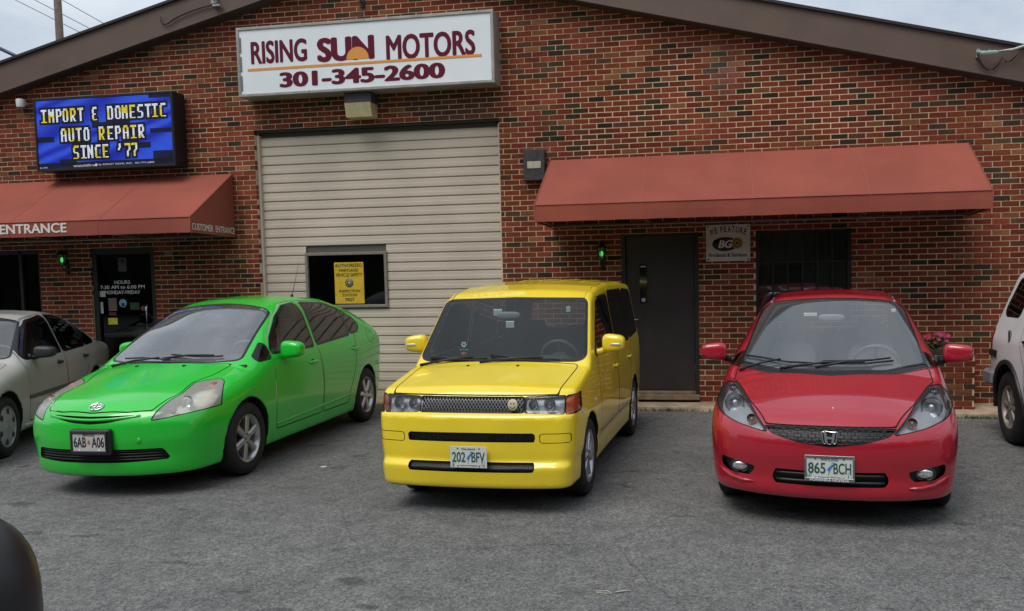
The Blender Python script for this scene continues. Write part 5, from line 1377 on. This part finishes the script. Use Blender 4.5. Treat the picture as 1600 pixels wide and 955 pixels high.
for i in range(5):                                   # pressed ribs on the roof
    x = -.45 + .225 * i; g = MB(); g.tube([(x, y, surf_z(f_y, x, y) - .010) for y in np.linspace(1.35, 2.9, 12)], [.004] + [.016] * 10 + [.004], 8); g.build('roof_rib', P_y, yellow)
g = MB(); g.ellipsoid((-.05, .52, 1.36), (.12, .02, .03), 3); g.build('rear_view_mirror', mat('mirror_back', (.30, .31, .32), .4), yellow)
for (x, z, w_, h_) in ((-.15, 1.385, .085, .055), (.0, 1.29, .08, .055), (.53, 1.405, .04, .045)):
    y = surf_y(f_y, x, z) + .02; g = MB(); g.box(x - w_ / 2, x + w_ / 2, y, y + .002, z - h_ / 2, z + h_ / 2); g.build('windscreen_sticker', mat('pale_card', (.55, .62, .60), .6), yellow)
fp = tag(empty('toy_flower_pot', tuple(yellow.matrix_basis @ Vector((-.44, .36, 1.03)))), 'tiny toy flower in a red pot on the yellow car dashboard', 'ornament')
g = MB(); g.lathe([(0, 0), (0, .022), (.035, .030), (.035, 0)], 14, 'z'); g.build('pot', mat('red_pot', (.5, .09, .04), .5), fp)
g = MB(); g.tube([(0, 0, .03), (0, 0, .085)], .003, 6); g.ellipsoid((-.022, 0, .055), (.02, .004, .008), 2); g.ellipsoid((.022, 0, .055), (.02, .004, .008), 2); g.build('stalk', mat('toy_green', (.04, .3, .08), .5), fp)
g = MB()
for k in range(6): g.ellipsoid((.017 * math.cos(k * 1.047), -.002, .10 + .017 * math.sin(k * 1.047)), (.010, .004, .010), 2, 10, 6)
g.build('petals', white, fp)

# ---- red hatchback
P_r = paintmat('red_car_paint', (.38, .005, .019))
lamp_r = [(.40, .633), (.50, .650), (.62, .673), (.75, .712), (.83, .765), (.81, .835), (.765, .868), (.69, .872), (.63, .835), (.55, .785)]
regs = [
    ('headlamp', front2(lamp_r, .06, .02), lens, dict(sides=1, gap=.004, back=mat('smoked_reflector', (.50, .51, .53), .3, .35), back_off=-.05)),
    ('hood', topv(mir([(0, -.835), (.25, -.82), (.405, -.775), (.55, -.49), (.675, -.10), (.725, .02), (.715, .235), (.46, .06), (0, -.075)]), .5, .02, lambda V: .682 - V[:, 2]), P_r, dict(gap=.0045)),
    ('cowl_panel', topv(mir([(0, -.07), (.46, .065), (.715, .245), (.70, .29), (.4, .11), (0, .025)]), .8, .01), blackpl, dict(off=-.004)),
    ('windscreen', topv(mir([(0, .035), (.4, .12), (.685, .30), (.588, 1.20), (.3, 1.19), (0, 1.185)]), .8, .04), ws_glass, dict(trim=.02, trim_name='windscreen_surround')),
    ('front_side_window', sidev([(.56, 1.0), (.92, 1.19), (1.25, 1.32), (1.5, 1.365), (1.46, 1.0)]), side_glass, dict(sides=1, trim=.022)),
    ('rear_side_window', sidev([(1.54, 1.0), (1.58, 1.37), (2.2, 1.36), (2.5, 1.29), (2.42, 1.05)]), side_glass, dict(sides=1, trim=.022)),
    ('corner_window', sidev([(.24, .965), (.48, 1.06), (.48, .975)], .01), side_glass, dict(sides=1, trim=.01)),
    ('rear_window', lambda V: np.where(V[:, 1] > 2.75, poly_sd(rounded(mir([(0, 1.04), (.60, 1.05), (.54, 1.36), (0, 1.38)]), .05), V[:, 0], V[:, 2]), .5), clear_side, dict(trim=.02, trim_name='rear_window_surround')),
    ('front_door', sidev([(.48, .30), (.46, .94), (.85, 1.25), (1.2, 1.42), (1.5, 1.455), (1.5, .30)], .04), P_r, dict(sides=1, gap=.0045, opaque=1)),
    ('rear_door', sidev([(1.52, .30), (1.52, 1.455), (2.2, 1.44), (2.54, 1.35), (2.3, .8), (2.1, .5), (2.08, .30)], .04), P_r, dict(sides=1, gap=.0045, opaque=1)),
    ('radiator_grille', front(mir([(0, .560), (.2, .583), (.375, .628), (.43, .672), (.25, .676), (0, .676)]), -.4, .012), blackpl, dict(gap=.003, off=-.02)),
    ('lower_intake', front(mir([(0, .298), (.36, .302), (.375, .345), (.355, .400), (0, .395)]), -.4, .012), blackpl, dict(off=-.04)),
    ('fog_lamp_recess', front2([(.485, .398), (.74, .438), (.735, .370), (.67, .335), (.53, .332)], -.3, .02), blackpl, dict(sides=1, off=-.028)),
    ('roof_channel', lambda V: np.where((V[:, 2] > 1.32) & (V[:, 1] > 1.16) & (V[:, 1] < 3.0), np.abs(np.abs(V[:, 0]) - (.565 - .03 * (V[:, 1] - 1.16))) - .008, .5), mat('grey_roof_strip', (.09, .07, .07), .5), dict(off=-.003)),
]
red, f_r, got_r = build_car('red', 'parked_car', 'red rounded hatchback parked by the barred window', P_r, regions=regs, wheels=('five', .215, .185, .825, alloy), dash=(.50, .95), belt=.99)
g = MB()
for j in range(5):                                   # honeycomb bars in the grille
    zc = .580 + .021 * j; hwid = float(np.interp(zc, [.56, .583, .628, .672], [.05, .20, .375, .42])) - .012
    g.tube([(x, surf_y(f_r, x, zc) + .006, zc + .003 * math.sin(x * 70)) for x in np.linspace(-hwid, hwid, 41)], .0032, 5)
    for k in range(-9, 10):
        x = k * .046 + (.023 if j % 2 else 0)
        if abs(x) < hwid - .01: g.tube([(x, surf_y(f_r, x, zc) + .006, zc), (x, surf_y(f_r, x, zc) + .006, zc + .020)], .0032, 5)
g.build('grille_honeycomb', mat('grille_grey', (.03, .03, .032), .35), red)
for z in (.325, .372):
    g = MB(); g.tube([(x, surf_y(f_r, x, z) + .012, z) for x in np.linspace(-.35, .35, 17)], .010, 6); g.build('intake_bar', blackpl, red)
yb = surf_y(f_r, 0, .620) - .010; bg_ = empty('badge', (0, yb, .620)); bg_.parent = red
g = MB(); o_ = rounded([(-.040, -.040), (.040, -.040), (.050, .040), (-.050, .040)], .014, 4); g.tube([(u, -.004, v) for u, v in o_ + o_[:1]], .0048, 6, cap=False)
for sgn in (1, -1): g.prism([(sgn * .012, -.033), (sgn * .027, -.033), (sgn * .038, .036), (sgn * .020, .036)][::sgn], -.008, .002)
g.box(-.017, .017, -.0078, .001, -.008, .007); g.build('letter_emblem', chrome, bg_)
g = MB(); g.add([(u * .97, .001, v * .97) for u, v in o_], [tuple(range(len(o_)))]); g.build('badge_back', blackpl, bg_, recalc=False)
plate(red, f_r, .0, .425, '865 BCH', 'MARYLAND', 'bay', frame=('f', mat('chrome_frame', (.30, .30, .30), .3, .8), 'POHANKA HONDA'))
for sgn in (1, -1):
    mirror(red, (sgn * .955, .52, 1.05), (.112, .075, .072), P_r, (sgn * .80, .50, .985), sgn)
    for bx, bz, r_, m_ in ((.665, .775, .072, chrome), (.715, .842, .028, chrome), (.525, .700, .034, mat('amber_bowl', (.55, .25, .08), .25, .6))):
        yb = surf_y(f_r, bx, bz); bowl(red, (sgn * bx, yb + .012, bz), r_, m_)
    bx, bz = .60, .383; yb = surf_y(f_r, bx, bz); g = MB(); g.ellipsoid((sgn * bx, yb + .012, bz), (.056, .02, .032), 2.3, 20, 10); g.build('fog_lamp', mat('fog_lamp_lens', (.55, .56, .58), .15, .6, noise=.4, nscale=60), red)
    g = MB(); t = np.linspace(0, 2 * math.pi, 25); g.tube([(sgn * bx + .066 * math.cos(a_), yb + .004, bz + .042 * math.sin(a_)) for a_ in t], .007, 6, cap=False); g.build('fog_lamp_ring', blackpl, red)
    P_ = [(sgn * x, surf_y(f_r, x, z) - .003, z) for x, z in ((.50, .292), (.58, .290), (.66, .305), (.72, .330), (.755, .350))]; g = MB(); g.tube(P_, [.006, .014, .016, .013, .005], 8); g.build('bumper_lip', P_r, red)
    for y in (1.34, 2.2): handle(red, f_r, y, .84, sgn, P_r)
wiper(red, f_r, [(-.66, .34), (-.52, .27), (-.38, .20), (-.30, .17)], .018); wiper(red, f_r, [(-.30, .17), (.0, .13), (.25, .15), (.46, .23)], .02); wiper(red, f_r, [(-.06, .14), (.12, .15), (.3, .18), (.44, .235)], .034)
g = MB(); g.box(-.23, -.12, 0, .002, -.014, .014); o = g.build('windscreen_sticker', white, red); o.location = (0, surf_y(f_r, -.17, 1.33, -.9, 2.0) + .02, 1.33)
g = MB(); g.box(.49, .525, 0, .002, -.014, .014); o = g.build('windscreen_sticker', white, red); o.location = (0, surf_y(f_r, .5, 1.355, -.9, 2.0) + .02, 1.355)
g = MB(); g.ellipsoid((0, .98, 1.30), (.11, .02, .03), 3); g.build('rear_view_mirror', mat('mirror_back', (.30, .31, .32), .4), red)
g = MB(); g.ellipsoid((.02, surf_y(f_r, .02, .78, -1.2) - .0005, .78), (.006, .002, .008), 2, 8, 6); g.build('paint_chip', white, red)

# ---- silver sedan at the left edge
P_s = paintmat('silver_beige_paint', (.42, .41, .375), .40, .08)
regs = [
    ('headlamp', front2([(.42, .56), (.80, .58), (.80, .68), (.42, .67)], -.3, .02), lens, dict(sides=1, gap=.003, back=reflector, back_off=-.04)),
    ('hood', topv(mir([(0, -.92), (.40, -.88), (.62, -.70), (.68, .0), (.69, .40), (0, .30)]), .5, .03, lambda V: .66 - V[:, 2]), P_s, dict(gap=.003)),
    ('windscreen', topv(mir([(0, .40), (.4, .43), (.665, .51), (.53, 1.14), (.3, 1.20), (0, 1.22)]), .8, .04), ws_glass, dict(trim=.022, trim_name='windscreen_surround')),
    ('rear_window', topv(mir([(0, 2.42), (.48, 2.42), (.62, 2.95), (0, 3.02)]), .85, .04), side_glass, dict(trim=.02, trim_name='rear_window_surround')),
    ('front_side_window', sidev([(.58, .935), (.68, 1.03), (.98, 1.20), (1.25, 1.295), (1.68, 1.335), (1.56, .935)]), clear_side, dict(sides=1, trim=.022)),
    ('rear_side_window', sidev([(1.64, .935), (1.76, 1.335), (2.05, 1.32), (2.32, 1.23), (2.36, .95)]), clear_side, dict(sides=1, trim=.022)),
    ('quarter_window', sidev([(2.40, .955), (2.38, 1.205), (2.72, .99), (2.68, .965)], .02), side_glass, dict(sides=1, trim=.022)),
    ('front_door', sidev([(.52, .28), (.50, .90), (.66, 1.06), (.95, 1.23), (1.25, 1.33), (1.73, 1.37), (1.60, .90), (1.60, .28)], .04), P_s, dict(sides=1, gap=.0045, opaque=1)),
    ('rear_door', sidev([(1.62, .28), (1.62, .90), (1.75, 1.37), (2.05, 1.355), (2.34, 1.26), (2.42, 1.2), (2.42, .9), (2.24, .55), (2.2, .28)], .04), P_s, dict(sides=1, gap=.0045, opaque=1)),
    ('trunk_lid', topv(mir([(0, 3.06), (.60, 2.99), (.62, 3.5), (0, 3.56)]), .85, .03), P_s, dict(gap=.003)),
]
sedan, f_s, got_s = build_car('sedan', 'parked_car', 'silver beige sedan cut off by the left edge beside the green car', P_s, h=.028, regions=regs, wheels=('cover', .205, .185, .83, mat('hubcap_silver', (.40, .41, .42), .4, .5)), dash=(.72, .92), belt=.92)
for sgn in (1, -1):
    mirror(sedan, (sgn * .94, .72, .985), (.105, .07, .062), mat('charcoal_mirror', (.03, .03, .032), .5), (sgn * .79, .68, .945), sgn)
    for y in (1.40, 2.24): handle(sedan, f_s, y, .815, sgn, blackpl, .15)
    for ya, yb in ((.50, 1.58), (1.64, 2.20)):
        P_ = [(surf_x(f_s, y, .53, sgn) + sgn * .003, y, .53) for y in np.linspace(ya, yb, 10)]; g = MB(); V = []
        for p in P_: V += [(p[0], p[1], p[2] - .022), (p[0] + sgn * .010, p[1], p[2] - .014), (p[0] + sgn * .010, p[1], p[2] + .014), (p[0], p[1], p[2] + .022)]
        g.add(V, [(4 * i + k, 4 * i + 4 + k, 4 * i + 5 + k, 4 * i + 1 + k) for i in range(9) for k in range(3)]); g.build('rub_strip', mat('grey_rub_strip', (.10, .095, .088), .6), sedan)
    P_ = [(surf_x(f_s, y, .245, sgn), y, .245) for y in np.linspace(.42, 2.2, 12)]; g = MB(); g.tube(P_, .02, 8); g.build('sill', P_s, sedan)
wiper(sedan, f_s, [(-.5, .50), (-.2, .47), (.05, .45)]); wiper(sedan, f_s, [(.0, .52), (.25, .50), (.5, .52)])
zs = surf_y(f_s, .45, 1.0, -.9, 1.2); g = MB(); g.box(.40, .52, zs + .03, zs + .032, .965, .985); g.build('windscreen_sticker', mat('pale_card', (.55, .62, .60), .6), sedan)

# ---- white four-wheel drive at the right edge
P_w = paintmat('white_suv_paint', (.82, .82, .80), .42, .06)
regs = [
    ('headlamp', front2([(.50, .82), (.78, .82), (.78, .96), (.50, .96)], -.3, .02), lens, dict(sides=1, gap=.003, back=reflector, back_off=-.04)),
    ('radiator_grille', front(mir([(0, .82), (.47, .82), (.47, .96), (0, .96)]), -.3, .01), blackpl, dict(off=-.02)),
    ('hood', topv(mir([(0, -.84), (.66, -.80), (.68, .30), (0, .26)]), .7, .03, lambda V: .98 - V[:, 2]), P_w, dict(gap=.003)),
    ('windscreen', front(mir([(0, 1.14), (.70, 1.14), (.60, 1.60), (0, 1.62)]), 1.4, .04), ws_glass, dict(trim=.02, trim_name='windscreen_surround')),
    ('front_side_window', sidev([(.62, 1.12), (1.02, 1.56), (1.55, 1.60), (1.55, 1.13)]), side_glass, dict(sides=1, trim=.02)),
    ('rear_side_window', sidev([(1.65, 1.13), (1.65, 1.60), (2.36, 1.60), (2.36, 1.15)]), side_glass, dict(sides=1, trim=.02)),
    ('quarter_window', sidev([(2.72, 1.255), (2.60, 1.60), (3.00, 1.60), (3.16, 1.30), (3.10, 1.25)], .04), side_glass, dict(sides=1, trim=.022)),
    ('front_door', sidev([(.56, .42), (.56, 1.10), (1.0, 1.62), (1.60, 1.65), (1.60, .42)], .04), P_w, dict(sides=1, gap=.004, opaque=1)),
    ('rear_door', sidev([(1.62, .42), (1.62, 1.65), (2.42, 1.65), (2.50, 1.2), (2.48, 1.0), (2.30, .80), (2.26, .42)], .04), P_w, dict(sides=1, gap=.004, opaque=1)),
    ('tail_lamp', lambda V: np.where((V[:, 1] > 3.3) & (np.abs(V[:, 0]) > .5), poly_sd([(.66, .80), (.66, 1.10), (.9, 1.10), (.9, .80)], np.abs(V[:, 0]), V[:, 2]), .5), mat('red_tail', (.3, .01, .01), .2), dict(sides=1)),
]
suv, f_w, got_w = build_car('suv', 'parked_suv', 'white four-wheel-drive cut off by the right edge', P_w, h=.028, regions=regs, wheels=('steel', .215, .235, .85, mat('old_alloy', (.38, .35, .30), .45, .6)), dash=(.80, 1.12), belt=1.15, cat='SUV')
for sgn in (1, -1):
    for yw in (0, 2.75):                             # black arch flares
        P_ = []
        for a_ in np.linspace(math.radians(-8), math.radians(188), 26):
            y, z = yw + .445 * math.cos(a_), .36 + .445 * math.sin(a_)
            P_.append((surf_x(f_w, yw + .47 * math.cos(a_), max(.40, .36 + .47 * math.sin(a_)), sgn) + sgn * .010, y, z))
        g = MB(); g.tube(P_, .024, 8); g.build('arch_flare', blackpl, suv)
    for ya, yb in ((.62, 2.05), (3.12, 3.42)):
        P_ = [(surf_x(f_w, y, .845, sgn) + sgn * .004, y, .845) for y in np.linspace(ya, yb, 10)]; g = MB(); V = []
        for p in P_: V += [(p[0] - sgn * .01, p[1], p[2] - .040), (p[0] + sgn * .012, p[1], p[2] - .030), (p[0] + sgn * .012, p[1], p[2] + .030), (p[0] - sgn * .01, p[1], p[2] + .040)]
        g.add(V, [(4 * i + k, 4 * i + 4 + k, 4 * i + 5 + k, 4 * i + 1 + k) for i in range(9) for k in range(3)]); g.build('rub_strip', blackpl, suv)
    for y, z in ((1.45, 1.02), (2.30, 1.03)): handle(suv, f_w, y, z, sgn, blackpl, .17)
    x = surf_x(f_w, 2.78, 1.045, sgn); g = MB(); g.box(min(x, x + sgn * .012), max(x, x + sgn * .012), 2.745, 2.815, .975, 1.115, .008); o = g.build('side_vent', mat('vent_grey', (.22, .22, .22), .5), suv)
    g = MB(); g.box(min(x + sgn * .010, x + sgn * .016), max(x + sgn * .010, x + sgn * .016), 2.760, 2.800, .99, 1.10, .004); g.build('vent_slot', blackpl, o)
    mirror(suv, (sgn * .98, .62, 1.16), (.10, .07, .085), blackpl, (sgn * .80, .60, 1.10), sgn)
    g = MB(); g.box(-.09 + sgn * .80, .09 + sgn * .80, .45, 2.1, .34, .40, .02); g.build('side_step', blackpl, suv)
for y0, y1, nm in ((3.47, 3.64, 'rear_bumper'), (-1.02, -.82, 'front_bumper')):
    g = MB(); g.box(-.80, .80, y0, y1, .50, .68, .04); g.build(nm, mat('dull_chrome', (.35, .34, .33), .35, .8, noise=.2, nscale=8), suv)
    for sgn in (1, -1): g = MB(); yb = (3.25, 3.56) if y0 > 0 else (-.95, -.6); g.box(min(sgn * .76, sgn * .86), max(sgn * .76, sgn * .86), yb[0], yb[1], .50, .66, .03); g.build('bumper_end', mat('grey_bumper_end', (.20, .20, .20), .6), suv)
g = MB(); g.box(-.5, .5, 3.0, 3.4, .30, .42, .03); g.build('rear_axle_guard', welld, suv)

# ---- dark open-top vehicle the photographer sits in; only its door mirror reaches into the picture
P_k = paintmat('black_vehicle_paint', (.012, .012, .014), .35)
CARS['jeep'] = dict(pose=(2.30, -11.05, -90.0), scale=(1, 1, 1), hw=.80, wr=.36, xin=.55, arch=[(0, .43), (2.45, .43)], bot=.38,
    top=[(-.9, .98), (-.6, 1.0), (.5, 1.06), (.75, 1.08), (2.6, 1.08), (3.3, 1.05)], crown=[(-.8, .04), (3, .04)], wz=[(.2, .74), (.5, .79), (.9, .80), (1.2, .78)], wy=[(-.9, -.06), (0, 0), (3, 0)],
    fz=[(.2, -.70), (.6, -.74), (1.1, -.72)], fk=(.08, 2.5), rz=[(.2, 3.1), (.6, 3.15), (1.1, 3.1)], rk=(.06, 3), r1=.06, r2=.1, r3=.08)
s_ = CARS['jeep']; f_k = make_field(s_); X_, Y_, th_ = s_['pose']
mo = far_ = None
d_ = cam_ray(-126, 992); MPOS = CAM_POS + d_ * 1.0
# place the vehicle so that the mirror sits on its right front door
s_['pose'] = (MPOS.x + -.55 + .0, MPOS.y - 1.02, -90.0); X_, Y_, th_ = s_['pose']
jeep = tag(empty('open_vehicle', (X_, Y_, GZ), math.radians(th_)), 'black vehicle whose door mirror shows at the lower left corner', 'vehicle')
M_ = surface_nets(f_k, (-.9, -.95, .3), (.9, 3.3, 1.2), .04); m_obj('body', M_, P_k, jeep)
for yw in (0, 2.45):
    for sd in (-1, 1): wheel(jeep, sd * .69, yw, .36, .21, .22, sd, 'steel', alloy)
mm = MPOS - Vector((X_, Y_, GZ)); ml = Vector((-mm.y, mm.x, mm.z))   # into the vehicle's own axes
km = empty('door_mirror', tuple(ml)); km.parent = jeep
g = MB(); g.ellipsoid((0, 0, 0), (.095, .075, .105), 2.8, 36, 20); g.build('housing', mat('satin_black_mirror', (.012, .012, .013), .32, noise=.06, nscale=20), km)
g = MB(); g.ellipsoid((.086, .0, 0), (.012, .062, .088), 4, 20, 10); g.build('mirror_glass', mat('mirror_glass', (.5, .5, .52), .03, 1.), km)
g = MB(); g.tube([(.04, .0, -.09), (.14, .02, -.20), (.80 - .62 + .05, .03, 1.04 - ml.z)], .022, 10); g.build('mirror_stem', blackpl, km)
